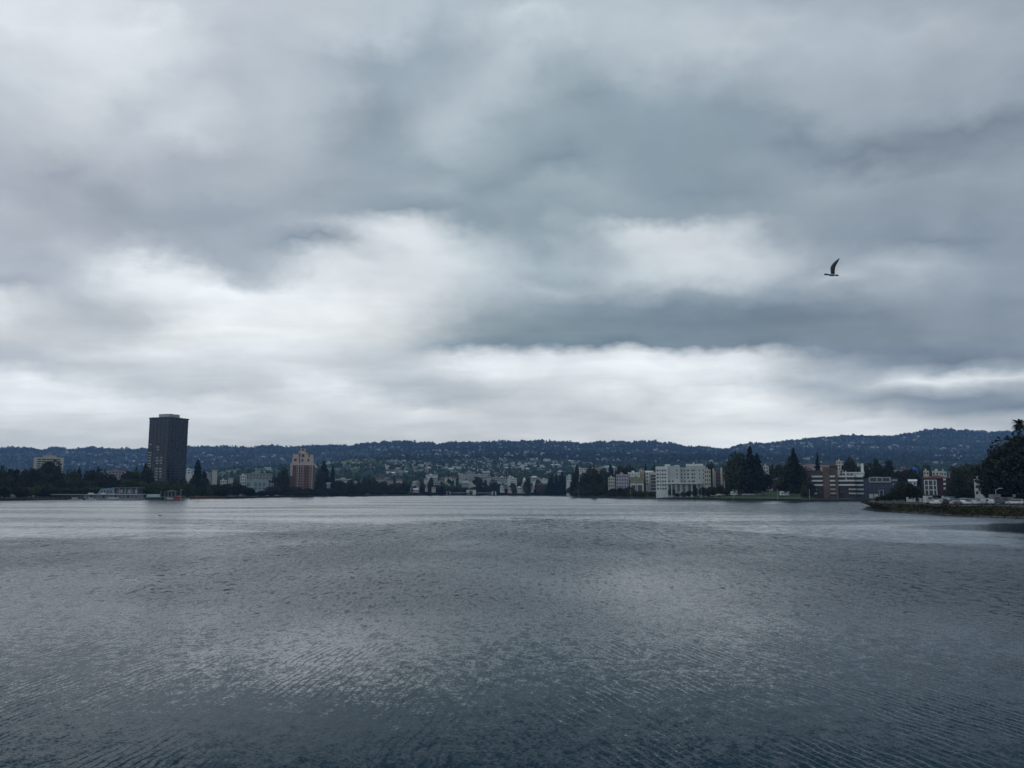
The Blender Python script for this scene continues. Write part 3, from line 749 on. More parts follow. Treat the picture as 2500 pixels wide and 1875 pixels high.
def strip(name, px0, px1, Y0, Y1, z, m):
    b = MB(); n = 12
    for i in range(n):
        a = px0 + (px1 - px0) * i / n; c = px0 + (px1 - px0) * (i + 1) / n
        b.add([(XX(a, Y0), Y0, z), (XX(c, Y0), Y0, z), (XX(c, Y1), Y1, z), (XX(a, Y1), Y1, z)], [(0,1,2,3)])
    return tag(b.build(name, m), kind='structure')
M_sand = mat('pale_path', (0.30, 0.27, 0.22), 0.9, 0.15, 0.3)
strip('path', 2318, 2395, 236, 239, 2.075, M_sand)
strip('path', 2222, 2262, 262, 268, 2.085, M_sand)

# ------------------------------------------------------------------ shore walls, paths
M_stone = mat('sea_wall_stone', (0.035, 0.035, 0.033), 0.9, 0.3, 1.0)
def seawall():
    b = MB(); xs = list(range(-400, 1390, 18)) + [1389.7]
    for seg in (xs, [1400.3] + list(range(1416, 2200, 16))):
        for a, c in zip(seg[:-1], seg[1:]):
            Ya, Yc = shoreY(a) - 0.6, shoreY(c) - 0.6; h = rnd.uniform(0.75, 0.95)
            b.add([(XX(a, Ya), Ya, -0.3), (XX(c, Yc), Yc, -0.3), (XX(c, Yc), Yc, h), (XX(a, Ya), Ya, h),
                   (XX(a, Ya+2.2), Ya+2.2, h), (XX(c, Yc+2.2), Yc+2.2, h)], [(0,1,2,3),(3,2,5,4)])
    tag(b.build('shore_wall', M_stone), 'low grey stone wall edging the far lake shore', 'wall')
seawall()
def shorestrip(name, px0, px1, d0, d1, dz, m, step=12):
    b = MB(); a = px0; nd = max(1, int((d1 - d0) / 8))
    while a < px1:
        c = min(px1, a + step)
        for j in range(nd):
            q = []
            for p in (a, c):
                for d in (d0 + (d1 - d0) * j / nd, d0 + (d1 - d0) * (j + 1) / nd):
                    Y = shoreY(p) + d; q.append((XX(p, Y), Y, gz(p, Y) + dz))
            b.add([q[0], q[2], q[3], q[1]], [(0,1,2,3)])
        a = c
    return tag(b.build(name, m), kind='structure')
shorestrip('path', 2030, 2150, 5.5, 11, 0.35, M_sand)
shorestrip('road', 1500, 2190, 20, 29, 0.10, M_asphalt)
M_lawn = mat('lawn', (0.05, 0.085, 0.03), 0.95, 0.25, 0.05)
shorestrip('lawn', 1640, 1985, 5, 62, 0.06, M_lawn)

# ------------------------------------------------------------------ building materials
def wallm(n, c, v=0.10): return mat('wall_' + n, c, 0.85, v, 0.15)
W_cream = wallm('cream', (0.50, 0.49, 0.43)); W_white = wallm('white', (0.60, 0.63, 0.62)); W_grey = wallm('grey', (0.36, 0.39, 0.39))
W_paleg = wallm('pale_green', (0.42, 0.46, 0.44)); W_beige = wallm('beige', (0.42, 0.36, 0.28)); W_brick = wallm('red_brick', (0.16, 0.085, 0.07), 0.2)
W_brown = wallm('brown_brick', (0.13, 0.10, 0.085), 0.2); W_slate = wallm('slate_blue', (0.065, 0.085, 0.125)); W_dark = wallm('dark', (0.06, 0.06, 0.065))
W_pink = wallm('pink', (0.30, 0.24, 0.235)); W_yellow = wallm('ochre', (0.36, 0.32, 0.22)); W_teal = wallm('pale_teal', (0.30, 0.37, 0.37)); W_lilac = wallm('lilac_grey', (0.36, 0.37, 0.41))
W_stone = wallm('tan_stone', (0.54, 0.43, 0.38)); W_concrete = wallm('concrete', (0.27, 0.29, 0.30)); W_red = wallm('dark_red', (0.055, 0.030, 0.030))
R_grey = mat('roof_grey', (0.16, 0.165, 0.17), 0.9); R_tile = mat('roof_red_tile', (0.10, 0.048, 0.040), 0.85, 0.25, 1.0); R_dark = mat('roof_dark', (0.06, 0.06, 0.065), 0.85)
R_white = mat('roof_white', (0.7, 0.71, 0.7), 0.7)
G_dark = mat('window_glass', (0.03, 0.038, 0.045), 0.15, 0.3, 0.4, 0, 0.5)
G_blue = mat('window_glass_blue', (0.10, 0.17, 0.22), 0.2, 0.3, 0.3, 0, 0.5)
M_steel = mat('painted_steel', (0.45, 0.46, 0.46), 0.5)

def bbox_px(px0, px1, Y):
    return XX(px0, Y), XX(px1, Y)
def windows(parent, x0, x1, z0, z1, nx, nz, y, m=G_dark, ww=0.55, wh=0.55, skip=None, name='window', limit=100):
    """windows set in a front wall at local y; each one a part"""
    cx = (x1 - x0) / nx; cz = (z1 - z0) / nz; k = 0; rest = MB()
    for j in range(nz):
        for i in range(nx):
            if skip and skip(i, j): continue
            a = x0 + cx * (i + 0.5 - ww / 2); c = a + cx * ww; l = z0 + cz * (j + 0.5 - wh / 2); h = l + cz * wh
            b = MB() if k < limit else rest
            b.box(a, c, y - 0.06, y + 0.1, l, h)
            if k < limit: b.build(name, m, parent)
            k += 1
    if rest.v: tag(rest.build(name, m, parent), kind='stuff')
def block(name, label, px0, px1, ytop, Y, depth, wall, roof='flat', nx=0, nz=0, gl=G_dark, roofm=None, rz=0.0, cat='building', group=None, ww=0.5, wh=0.5, g0=None, ybase=None, skip=None, rh=None, wtop=0.0):
    """a building: wall, roof with parapet, windows"""
    pc = (px0 + px1) / 2
    z0 = gz(pc, Y) if g0 is None else g0
    if ybase is not None: z0 = min(z0, ZZ(ybase, Y))
    x0, x1 = bbox_px(px0, px1, Y); w = x1 - x0; H = ZZ(ytop, Y) - z0
    r = empty(name, ((x0 + x1) / 2, Y, z0), rz - math.atan(((x0 + x1) / 2) / Y), label, cat, group)
    fit = abs(w * math.cos(rz)) if rz == 0 else w / (abs(math.cos(rz)) + abs(math.sin(rz)) * depth / max(w, 1))
    hw = fit / 2
    if roof == 'flat':
        b = MB(); b.box(-hw, hw, 0, depth, -1.5, H - 0.5); b.build('wall', wall, r)
        b = MB(); b.box(-hw - 0.12, hw + 0.12, -0.12, depth + 0.12, H - 0.5, H); b.box(-hw*0.4, hw*0.1, depth*0.4, depth*0.7, H, H + min(1.6, H*0.12)); b.build('roof', roofm or wall, r)
        top = H - 0.5
    else:
        rh = rh or min(w, depth) * 0.28
        b = MB(); b.box(-hw, hw, 0, depth, -1.5, H - rh); b.build('wall', wall, r)
        b = MB(); getattr(b, 'hip' if roof == 'hip' else 'gable')(-hw, hw, 0, depth, H - rh, rh, 0.5); b.build('roof', roofm or R_tile, r)
        top = H - rh
    if nx: windows(r, -hw, hw, max(0.3, top - nz * 3.1) if nz else 0, top - wtop, nx, nz, 0, gl, ww, wh, skip)
    return r, hw, top

# pale balconied apartment tower behind the left trees
r, hw, top = block('apartment_tower', 'pale cream balconied apartment tower behind the left shore trees', 82, 146, 1117, 1100, 22, W_cream, roofm=W_cream)
x_px = lambda d, Y: d * Y / FOC
for f in range(13):
    z = top - 1.2 - f * 3.0
    if z < 3: break
    b = MB(); b.box(-hw*0.78, hw*0.78, -0.3, 0.15, z - 1.7, z); b.build('balcony_recess', G_dark, r)
    b = MB(); b.box(-hw*0.80, hw*0.80, -1.2, -0.35, z - 1.9, z - 1.55); b.build('balcony', W_cream, r)
for k in (-0.5, -0.18, 0.14, 0.46):
    b = MB(); b.box(hw*k - 0.4, hw*k + 0.4, -0.9, 0.2, 0, top); b.build('pier', W_cream, r)
b = MB(); b.box(-hw*0.42, hw*0.50, 5, 17, top + 0.5, top + 3.4); b.build('penthouse', W_beige, r)
b = MB(); b.hip(-hw*0.26, hw*0.26, 7, 15, top + 3.4, 3.2, 0.3); b.build('penthouse_roof', R_grey, r)

# dark glass tower
def dark_tower():
    Y = 860; z0 = gz(409, Y); side = 26.2; H = ZZ(1019.5, Y) - z0 - 0.4
    r = empty('office_tower', (XX(404, Y - 14), Y - 14, z0), math.radians(67.5), 'tall dark glass tower with pale rooftop box above the left shore', 'tower')
    # local: corner towards the lake at the origin; faces along +x and +y
    M_g = mat('tower_glass', (0.010, 0.016, 0.029), 0.25, 0.25, 0.25, 0, 0.5)
    M_s = mat('tower_slab', (0.046, 0.057, 0.078), 0.7, 0.15, 0.2); M_p = mat('tower_pier', (0.07, 0.077, 0.09), 0.7, 0.12, 0.2)
    b = MB(); b.box(0, side, 0, side, -2, H - 1.5); b.build('glass_wall', M_g, r)
    n = 27
    for i in range(n):
        z = 3 + i * (H - 4.5) / n
        b = MB(); b.box(-0.25, side + 0.25, -0.25, side + 0.25, z, z + 0.75); b.build('floor_slab', M_s, r)
    for k in range(6):
        q = 0.2 + k * (side - 1.0) / 5
        b = MB(); b.box(q, q + 0.45, -0.32, 0.3, 0, H - 1.5); b.build('pier', M_p, r)
        b = MB(); b.box(-0.32, 0.3, q, q + 0.45, 0, H - 1.5); b.build('pier', M_p, r)
    b = MB(); b.box(-0.5, side + 0.5, -0.5, side + 0.5, H - 1.5, H); b.build('parapet', M_s, r)
    # pale blinds low on the left face
    M_bl = mat('window_blind', (0.30, 0.31, 0.28), 0.8, 0.3, 0.2)
    rr = random.Random(3)
    for i in range(2, 18):
        z = 3 + i * (H - 4.5) / n + 0.95
        for k in (1, 2, 4):
            if rr.random() < 0.25 or (k == 1 and i > 12): continue
            q0 = 0.9 + k * (side - 1.0) / 5 + 0.3
            b = MB(); b.box(-0.2, 0.02, q0, q0 + 4.2 * rr.uniform(0.6, 1), z, z + 1.3); b.build('window_blind', M_bl, r)
    b = MB(); b.box(side*0.24, side*0.78, side*0.24, side*0.78, H, H + 3.9); b.build('rooftop_box', mat('rooftop_panel', (0.34, 0.37, 0.38), 0.7), r)
    b = MB(); b.box(4, 20, -3, -0.6, 0, 4); b.box(-3, -0.6, 6, 22, 0, 4); b.build('entrance_canopy', W_concrete, r)
dark_tower()

# boathouse complex on the left shore
def boathouse():
    Y = shoreY(235) - 3; z0 = 0.0
    x = lambda p: XX(p, Y) - XX(235, Y)
    zz = lambda p: ZZ(p, Y)
    r = empty('boathouse', (XX(235, Y), Y, z0), 0, 'long two storey blue grey boathouse with flat roofs on the left shore', 'boathouse')
    G = mat('boathouse_blue', (0.16, 0.24, 0.33), 0.6, 0.1, 0.3)
    b = MB(); b.box(x(122), x(335), 0, 14, -0.4, 0.7); b.build('pier_deck', W_concrete, r)
    b = MB(); b.box(x(124), x(200), 3, 12, 0.7, zz(1208)); b.build('side_wing', W_dark, r)
    b = MB(); b.box(x(121), x(214), 1.5, 13, zz(1208), zz(1206.6)); b.build('side_wing_roof', W_grey, r)
    b = MB(); b.box(x(202), x(332), 2.5, 13, 0.7, zz(1207.5)); b.build('lower_storey', W_concrete, r)
    b = MB(); b.box(x(213), x(336), 0.2, 14, zz(1207.5), zz(1206)); b.build('terrace_slab', R_white, r)
    b = MB()
    b.add([(x(231),4,zz(1206)),(x(273),4,zz(1206)),(x(273),4,zz(1190.5)),(x(240),4,zz(1193)),(x(231),13,zz(1206)),(x(273),13,zz(1206)),(x(273),13,zz(1190.5)),(x(240),13,zz(1193))],
          [(0,1,2,3),(5,4,7,6),(1,5,6,2),(4,0,3,7),(3,2,6,7)])
    b.build('upper_storey', G, r, )
    b = MB(); b.box(x(273), x(330), 5, 13, zz(1206), zz(1191.5)); b.build('upper_hall', W_dark, r)
    b = MB(); b.box(x(268), x(334), 2.5, 14, zz(1191.5), zz(1190.3)); b.build('upper_roof', W_concrete, r)
    for p in (240, 247, 255, 262): 
        b = MB(); b.box(x(p), x(p+4), 3.9, 4.05, zz(1203.5), zz(1197.5)); b.build('window', G_dark, r)
    for p in range(277, 328, 9):
        b = MB(); b.box(x(p), x(p+6), 4.9, 5.05, zz(1203.5), zz(1195)); b.build('window', G_blue if p % 2 else W_lilac, r)
    for p in range(206, 330, 10):
        b = MB(); b.box(x(p), x(p+7), 2.4, 2.55, zz(1216), zz(1209.5)); b.build('window', G_blue if (p // 10) % 3 else G_dark, r)
    for p in range(128, 198, 11):
        b = MB(); b.box(x(p), x(p+8), 2.9, 3.05, zz(1216), zz(1209.5)); b.build('window', G_dark, r)
    for p in (273, 287, 301, 315, 329):
        b = MB(); b.box(x(p), x(p)+0.25, 2.6, 2.85, zz(1206), zz(1191.5)); b.build('column', W_grey, r)
    b = MB(); b.box(x(214), x(224), 1, 3, zz(1206), zz(1203)); b.box(x(246), x(254), 1, 3, zz(1206), zz(1203)); b.build('terrace_screen', W_white, r)
    b = MB(); b.box(x(262), x(290), 0.6, 1.6, 0.7, 1.9); b.build('railing', W_paleg, r)
boathouse()
def small_boat(px, Y, w, hull, label, cab=True, name='boat'):
    L = w * Y / FOC
    r = empty(name, (XX(px, Y), Y, 0), 0, label, 'boat')
    b = MB(); n = 7; rings = []
    for k in range(n):
        t = k / (n - 1); hw = L * 0.16 * math.sin(math.pi * min(1, 0.25 + t * 0.8)) + 0.05; xx = -L/2 + L*t
        top = 0.55 + 0.3 * t * t
        rings.append([(xx, -hw, top), (xx, -hw*0.7, 0.05), (xx, 0, -0.15), (xx, hw*0.7, 0.05), (xx, hw, top), (xx, 0, top - 0.05)])
    b.loft(rings); b.build('hull', hull, r)
    if cab:
        b = MB(); b.box(-L*0.2, L*0.15, -L*0.09, L*0.09, 0.5, 1.7); b.build('cabin', W_white, r)
        b = MB(); b.box(-L*0.15, L*0.16, -L*0.092, L*0.092, 1.1, 1.5); b.build('cabin_window', G_dark, r)
    return r
Yd = shoreY(400)
small_boat(224, shoreY(224) - 10, 22, W_white, 'white boat moored in front of the boathouse')
small_boat(185, shoreY(185) - 9, 34, W_paleg, 'long pale boat moored left of the white boat')
small_boat(452, Yd - 6, 24, W_white, 'low white boat right of the red shed', False)
small_boat(414, Yd - 5, 22, W_white, 'small white boat under the dark dock pavilion')
# dock, teal shed, red shed, pavilion, mast, float line
tag(strip('dock', 358, 470, Yd - 4, Yd + 1, 0.55, W_concrete), 'low grey floating dock along the shore below the tower', 'dock')
bpy.data.objects['dock']['kind'] = 'thing'
block('boat_shed', 'teal curved roof boat shed at the left end of the dock', 361, 388, 1206.5, Yd + 2, 8, W_teal, 'gable', 3, 1, roofm=W_teal, g0=0.5)
block('boat_shed', 'small red shed on the dock beside a yellow pole', 428, 441, 1210, Yd + 2, 5, mat('red_paint', (0.35, 0.05, 0.04), 0.6), 'gable', 2, 1, roofm=mat('red_paint_roof', (0.28, 0.05, 0.04), 0.6), g0=0.5)
def pavilion(px0, px1, ytop, Y, label):
    r = empty('dock_pavilion', (XX((px0+px1)/2, Y), Y, 0.5), 0, label, 'pavilion'); hw = (XX(px1, Y) - XX(px0, Y)) / 2; H = ZZ(ytop, Y) - 0.5
    b = MB(); b.hip(-hw, hw, 0, 6, H - 1.6, 1.6, 0.5); b.build('roof', R_dark, r)
    for a in (-hw, -hw/3, hw/3, hw):
        b = MB(); b.box(a - 0.12, a + 0.12, 0, 0.24, 0, H - 1.6); b.build('post', W_lilac, r)
    b = MB(); b.box(-hw, hw, 1.5, 5.5, 0, H - 2.4); b.build('wall', W_dark, r)
    b = MB(); b.box(-hw, hw, -0.2, 0.1, 0.9, 1.3); b.build('railing', W_lilac, r)
pavilion(402, 428, 1196, Yd + 3, 'dark roofed open pavilion standing on the dock')
def pole(name, label, cat, px, ytop, Y, z0, r0, m, arm=None, group=None, ball=False):
    H = ZZ(ytop, Y) - z0
    r = empty(name, (XX(px, Y), Y, z0), 0, label, cat, group)
    b = MB(); b.cyl((0, 0, -0.3), (0, 0, H), r0, r0 * 0.6, 8); b.build('pole', m, r)
    if arm:
        b = MB(); b.cyl((0, 0, H - 0.1), (arm, 0, H + 0.5), r0 * 0.6, r0 * 0.4, 6); b.build('arm', m, r)
        b = MB(); b.box(arm - 0.1, arm + 0.9, -0.2, 0.2, H + 0.42, H + 0.62); b.build('lamp_head', M_steel, r)
    else:
        b = MB(); b.cyl((0, 0, H), (0, 0, H + 0.5), r0 * 1.8, r0 * 1.2, 8); b.build('cap', M_steel, r)
    return r
pole('mast_pole', 'yellowish upright pole beside the red dock shed', 'pole', 442, 1197, Yd + 3, 0.5, 0.28, W_yellow)
pole('mast_pole', 'thin pale pole between teal shed and dark pavilion', 'pole', 393, 1201, Yd + 3, 0.5, 0.16, W_cream)
def floats():
    M_or = mat('orange_float', (0.45, 0.14, 0.07), 0.6)
    b = MB()
    for i in range(48):
        px = 468 + i * 1.7; Y = shoreY(px) - 4
        b.cyl((XX(px, Y), Y, 0.12), (XX(px + 1.4, Y), Y, 0.12), 0.3, 0.3, 7)
    tag(b.build('float_line', M_or), 'long line of orange floats on the water right of the dock', 'float line')
floats()

# brick ziggurat tower
def ziggurat():
    Y = 1050; z0 = gz(736, Y) ; k = Y / FOC
    r = empty('brick_tower', (XX(736, Y), Y, z0), -math.atan(XX(736, Y) / Y) - 0.06, 'stepped red brick apartment tower with tan crown behind the lake', 'tower')
    zt = lambda p: ZZ(p, Y) - z0
    b = MB(); b.box(-28*k, 28*k, 0, 24, -2, zt(1136)); b.build('brick_wall', W_brick, r)
    b = MB(); b.box(-29*k, 29*k, -0.4, 24.4, zt(1136), zt(1131)); b.build('stone_cornice', W_stone, r)
    b = MB(); b.box(-24.5*k, 24.5*k, 1.2, 22, zt(1131), zt(1117)); b.build('setback_storey', W_stone, r)
    b = MB(); b.box(-23*k, -10*k, 2, 20, zt(1117), zt(1108)); b.box(9*k, 24*k, 2, 20, zt(1117), zt(1109)); b.build('corner_pavilion', W_stone, r)
    b = MB(); b.hip(-23*k, -10*k, 2, 20, zt(1108), 2.0, 0.3); b.hip(9*k, 24*k, 2, 20, zt(1109), 2.0, 0.3); b.build('pavilion_roof', R_tile, r)
    b = MB(); b.box(-10*k, 10*k, 3, 19, zt(1117), zt(1104)); b.build('central_storey', W_stone, r)
    b = MB(); b.box(-10*k, 4*k, 5, 17, zt(1104), zt(1101)); b.build('upper_step', W_stone, r)
    b = MB(); b.box(-6*k, 5*k, 6, 16, zt(1101), zt(1094)); b.build('turret', W_stone, r)
    b = MB(); b.hip(-6*k, 5*k, 6, 16, zt(1094), zt(1088.5) - zt(1094), 0.2); b.build('turret_roof', R_tile, r)
    # corner piers of pale stone
    for a, c in ((-28, -22.5), (-9.5, -8), (23, 25)):
        b = MB(); b.box(a*k, c*k, -0.35, 0.4, zt(1162) if a == -28 else 6, zt(1136)); b.build('stone_pier', W_stone, r)
    b = MB(); b.box(-7.8*k, -5.8*k, -0.2, 0.3, 4, zt(1118)); b.build('downpipe_shaft', G_dark, r)
    for cx, c2 in ((-14, -11), (-5, -2.6), (0, 4), (17, 21.5)):
        for i in range(14):
            z = zt(1138.5) - i * 3.3
            if z < 4: break
            b = MB(); b.box(cx*k, c2*k, -0.14, 0.1, z - 1.5, z); b.build('window', W_stone if (i + int(cx)) % 5 else W_cream, r)
            b = MB(); b.box((cx+0.7)*k, (c2-0.7)*k, -0.2, 0.05, z - 1.1, z - 0.5); b.build('pane', G_dark, r.children[-1])
    for a, c, t, l in ((-2.5, 4, 1108, 1116), (14, 17, 1110, 1116), (-9, -5.5, 1106, 1116), (-3, 3, 1095.5, 1100), (-20,-14,1120,1126),(-2,2,1120,1127),(12,16,1120,1127)):
        b = MB(); b.box(a*k, c*k, 0.9 if l > 1117 else (1.8 if abs(a) > 10 else 2.9) if l > 1101 else 5.9, 8, zt(l), zt(t)); b.build('crown_window', G_dark, r)
ziggurat()

# pergola with white end pavilions at the head of the lake
def pergola():
    Y = shoreY(1150) + 2.5; z0 = 0.8; k = Y / FOC
    r = empty('pergola', (XX(1150, Y), Y, z0), 0, 'long low white colonnade with central gateway at the head of the lake', 'colonnade')
    h = ZZ(1201, Y) - z0
    for a, c, t in ((-60,-57,1200.5),(-52,-50,1200.5),(50,53,1201),(58,61,1201),(-11,-4,1198),(4,12,1198)):
        b = MB(); b.box(a*k, c*k, 0, 2.0, -0.5, ZZ(t, Y) - z0); b.build('pavilion_pier', W_white, r)
    b = MB(); b.box(-60*k, -50*k, -0.2, 2.2, ZZ(1201, Y) - z0, ZZ(1200, Y) - z0); b.box(50*k, 61*k, -0.2, 2.2, ZZ(1201, Y) - z0, ZZ(1200, Y) - z0)
    b.box(-11*k, 12*k, -0.2, 2.2, ZZ(1198, Y) - z0, ZZ(1196, Y) - z0); b.build('lintel', W_white, r)
    b = MB(); b.box(-50*k, -11*k, 0.2, 1.8, h*0.72, h*0.84); b.box(12*k, 50*k, 0.2, 1.8, h*0.72, h*0.84); b.build('beam', W_lilac, r)
    for i in range(9):
        for sgn, s0, s1 in ((-1, -47, -14), (1, 15, 47)):
            a = s0 + (s1 - s0) * i / 8
            b = MB(); b.cyl((a*k, 1, -0.3), (a*k, 1, h*0.72), 0.28, 0.24, 8); b.build('column', W_lilac, r)
pergola()

# pale stepped building left of the brick tower
block('apartment_block', 'grey upper block with pale square openings behind the pale stepped building', 592, 662, 1156, 960, 18, W_concrete, nx=9, nz=3, ww=0.4, wh=0.4)
r, hw, top = block('apartment_block', 'pale blue white building with big square dark windows on the left shore', 600, 654, 1172, 890, 14, W_teal, nx=0)
for i, (a, c) in enumerate(((0.06,0.20),(0.38,0.50),(0.56,0.68),(0.74,0.86))):
    for (l, t) in ((0.62, 0.86), (0.42, 0.54)):
        b = MB(); b.box(-hw + 2*hw*a, -hw + 2*hw*c, -0.1, 0.1, top*l, top*t); b.build('window', G_blue, r)
block('apartment_block', 'small white block stepping down beside the tall conifer', 585, 600, 1160, 900, 12, W_white, nx=3, nz=3)
block('apartment_block', 'small pale block at the right of the square windowed building', 654, 668, 1180, 910, 10, W_grey, nx=2, nz=2)

# mid distance houses and flats: px0, px1, ytop, Y, depth, wall, roof, nx, nz, label
MID = [
 (264,300,1149,1000,12,W_pink,'flat',5,3,'pink flat roofed house on the rise between the left trees'),
 (286,308,1146,1080,10,W_cream,'hip',0,0,'small cream house behind the pink flat roofed one'),
 (244,262,1150,1050,10,W_lilac,'gable',0,0,'little lilac house left of the pink flat roofed one'),
 (362,384,1168,900,8,W_grey,'flat',4,1,'low pale kiosk at the left foot of the dark tower'),
 (448,470,1145,1150,10,W_white,'flat',3,2,'white flat block just right of the dark tower'),
 (494,512,1154,1120,10,W_lilac,'flat',3,2,'lilac grey block right of the tall conifer'),
 (516,528,1146,1180,10,W_cream,'gable',0,0,'cream gabled house above the lilac grey block'),
 (537,553,1172,900,9,W_white,'flat',3,1,'small white house with wide window above the shore trees'),
 (556,568,1166,910,9,W_cream,'gable',0,0,'cream house beside the small white one'),
 (505,516,1180,820,8,W_beige,'gable',0,0,'beige house at the shore right of the conifers'),
 (770,786,1172,1150,9,W_white,'flat',4,1,'white low house right of the brick tower'),
 (787,803,1169,1160,9,W_lilac,'hip',3,1,'lilac hipped house under the conifers'),
 (797,806,1178,1090,8,W_teal,'gable',0,0,'pale teal house low in the shore trees'),
 (818,862,1169,1180,12,W_cream,'flat',8,1,'long cream single storey building right of the conifers'),
 (853,876,1173,1150,9,W_white,'hip',4,1,'white hipped house at the end of the long cream building'),
 (917,936,1163,1400,12,W_yellow,'gable',4,1,'ochre gabled house above the middle bank'),
 (940,956,1167,1380,12,W_yellow,'hip',3,1,'ochre hipped house above the middle bank'),
 (967,981,1167,1380,11,W_stone,'gable',3,1,'tan gabled house near the ochre pair'),
 (1006,1025,1172,1360,12,W_pink,'hip',3,2,'pink hipped house above the middle bank'),
 (1039,1068,1159,1500,12,W_white,'flat',6,1,'long white flat roof on the lower hillside'),
 (1051,1068,1166,1440,12,W_white,'gable',3,1,'white gabled house under the long white roof'),
 (1075,1098,1162,1480,14,W_lilac,'hip',4,3,'lilac three storey house with hipped roof'),
 (1060,1102,1178,1380,12,W_cream,'flat',9,1,'long low hall with bright white edge above the bank'),
 (1094,1108,1172,1420,10,W_lilac,'flat',3,1,'lilac flat annex beside the three storey house'),
 (1120,1138,1158,1520,14,W_cream,'flat',4,3,'cream flat topped block left of the white spired block'),
 (1138,1160,1152,1560,12,W_teal,'flat',5,1,'pale teal long roof above the cream block'),
 (1123,1150,1174,1380,12,W_teal,'hip',4,1,'pale teal house with big hipped roof over the gateway'),
 (1160,1183,1158,1500,14,W_cream,'flat',5,4,'cream block with white corner posts behind a dark tree'),
 (1178,1196,1150,1560,10,W_teal,'gable',3,1,'teal gabled house high above the dark tree'),
 (1188,1214,1170,1420,12,W_grey,'hip',5,2,'grey hipped house right of the dark tree'),
 (1200,1226,1165,1450,12,W_lilac,'flat',5,2,'lilac flats left of the little white tower'),
 (1226,1240,1184,1330,9,W_lilac,'gable',3,1,'small lilac gabled house close to the water'),
 (1234,1246,1170,1420,10,W_paleg,'gable',3,1,'pale green gabled house left of the white stepped block'),
 (1245,1262,1167,1290,12,W_white,'flat',4,4,'white stepped block with flat roof above the middle shore'),
 (1284,1293,1178,1280,10,W_pink,'flat',2,2,'pink annex beside the little white tower'),
 (1309,1332,1178,1255,12,W_red,'hip',4,2,'dark red hipped house on the middle shore'),
 (1305,1320,1164,1450,10,W_white,'gable',3,1,'white gabled house above the dark red one'),
 (1340,1354,1176,1320,10,W_grey,'flat',3,2,'grey flats between dark trees on the middle shore'),
 (1383,1400,1161,1200,10,W_white,'flat',4,2,'white flat block left of the round dark trees'),
 (1392,1410,1175,1100,9,W_lilac,'gable',3,1,'lilac gabled house below the white flat block'),
 (1402,1430,1143,1300,12,W_white,'flat',6,2,'white end of the long cream building on the rise'),
 (1428,1466,1142.5,1300,14,W_yellow,'flat',7,2,'long ochre building behind the round dark trees'),
 (1468,1507,1136,1350,14,W_teal,'hip',5,3,'pale teal house with big hipped roof on the rise'),
 (1434,1452,1183,880,8,W_white,'gable',4,1,'white gabled house showing through the shore trees'),
 (1420,1440,1152,1200,10,W_stone,'flat',4,1,'tan house in front of the long ochre building'),
 (1485,1502,1165,820,10,W_cream,'flat',3,3,'cream house at the left edge of the white blocks'),
 (1866,1878,1137,800,12,W_paleg,'flat',2,4,'pale green tower flat between the dark tree groups'),
 (1878,1896,1141,800,12,W_grey,'flat',3,4,'grey flats with balconies between the dark tree groups'),
 (1896,1920,1145,820,12,W_slate,'flat',4,2,'slate flats hidden behind the pointed clump'),
 (1888,1908,1166,640,10,W_red,'hip',3,2,'red roofed villa between the two dark tree groups'),
 (1962,1976,1131,900,10,W_cream,'gable',3,2,'cream gabled house with red tiles above the brick flats'),
 (1975,1992,1133,890,10,W_stone,'gable',3,2,'tan gabled house beside the cream one above the brick flats'),
 (1958,1992,1142,760,10,W_red,'hip',5,1,'wide dark red tiled house left behind the brick flats'),
 (2004,2030,1128,860,12,W_stone,'hip',5,2,'tan villa with tiled roof behind the brick flats'),
 (2028,2046,1132,830,12,W_red,'hip',3,2,'dark red villa behind the brick flats'),
 (2045,2061,1125,850,10,W_cream,'flat',3,3,'cream flats above the right end of the brick flats'),
 (2114,2126,1135,800,9,W_white,'gable',3,1,'small white gabled house among the dark right trees'),
 (2180,2206,1147,760,10,W_white,'gable',4,1,'low white gabled house beneath dark trees'),
 (2196,2222,1140,820,10,W_red,'hip',4,1,'long red roofed house right of the low white one'),
 (2258,2270,1149,640,9,W_cream,'flat',2,2,'small cream block above the red roofed flats'),
 (2280,2302,1150,640,10,W_cream,'flat',3,1,'cream block with two windows above the red roofed flats'),
 (2300,2313,1151,620,9,W_paleg,'flat',2,3,'pale stepped block right of the cream one'),
 (2320,2333,1150,640,9,W_pink,'gable',2,2,'dull pink gabled house left of the dark tree'),
]
for q in MID:
    roofm = R_tile if 'red' in q[9] and q[6] != 'flat' else (q[5] if q[5] is W_teal else (R_white if 'white flat roof' in q[9] else None))
    if q[6] != 'flat' and roofm is None: roofm = rnd.choice([R_grey, R_dark, R_grey])
    block('house' if q[4] < 12 else 'apartment_block', q[9], q[0], q[1], q[2], q[3], q[4], q[5], q[6], q[7], q[8], roofm=roofm, cat='house' if q[4] < 12 else 'building', rz=0)
# lilac villa with white frames etc: the little white church tower
def church():
    Y = 1262; k = Y / FOC; z0 = gz(1280, Y)
    r = empty('church', (XX(1281, Y), Y, z0), 0, 'small white church tower with pointed top above the middle shore', 'church')
    zt = lambda p: ZZ(p, Y) - z0
    b = MB(); b.box(-5*k, 3*k, 0, 5, -1, zt(1172)); b.build('tower', W_white, r)
    b = MB(); b.hip(-5*k, 3*k, 0, 5, zt(1172), zt(1164) - zt(1172), 0.1); b.build('spire', W_white, r)
    b = MB(); b.box(-8*k, 9*k, 5, 18, -1, zt(1182)); b.build('nave', W_cream, r)
    b = MB(); b.gable(-8*k, 9*k, 5, 18, zt(1182), zt(1176) - zt(1182), 0.3, 'y'); b.build('nave_roof', R_tile, r)
church()

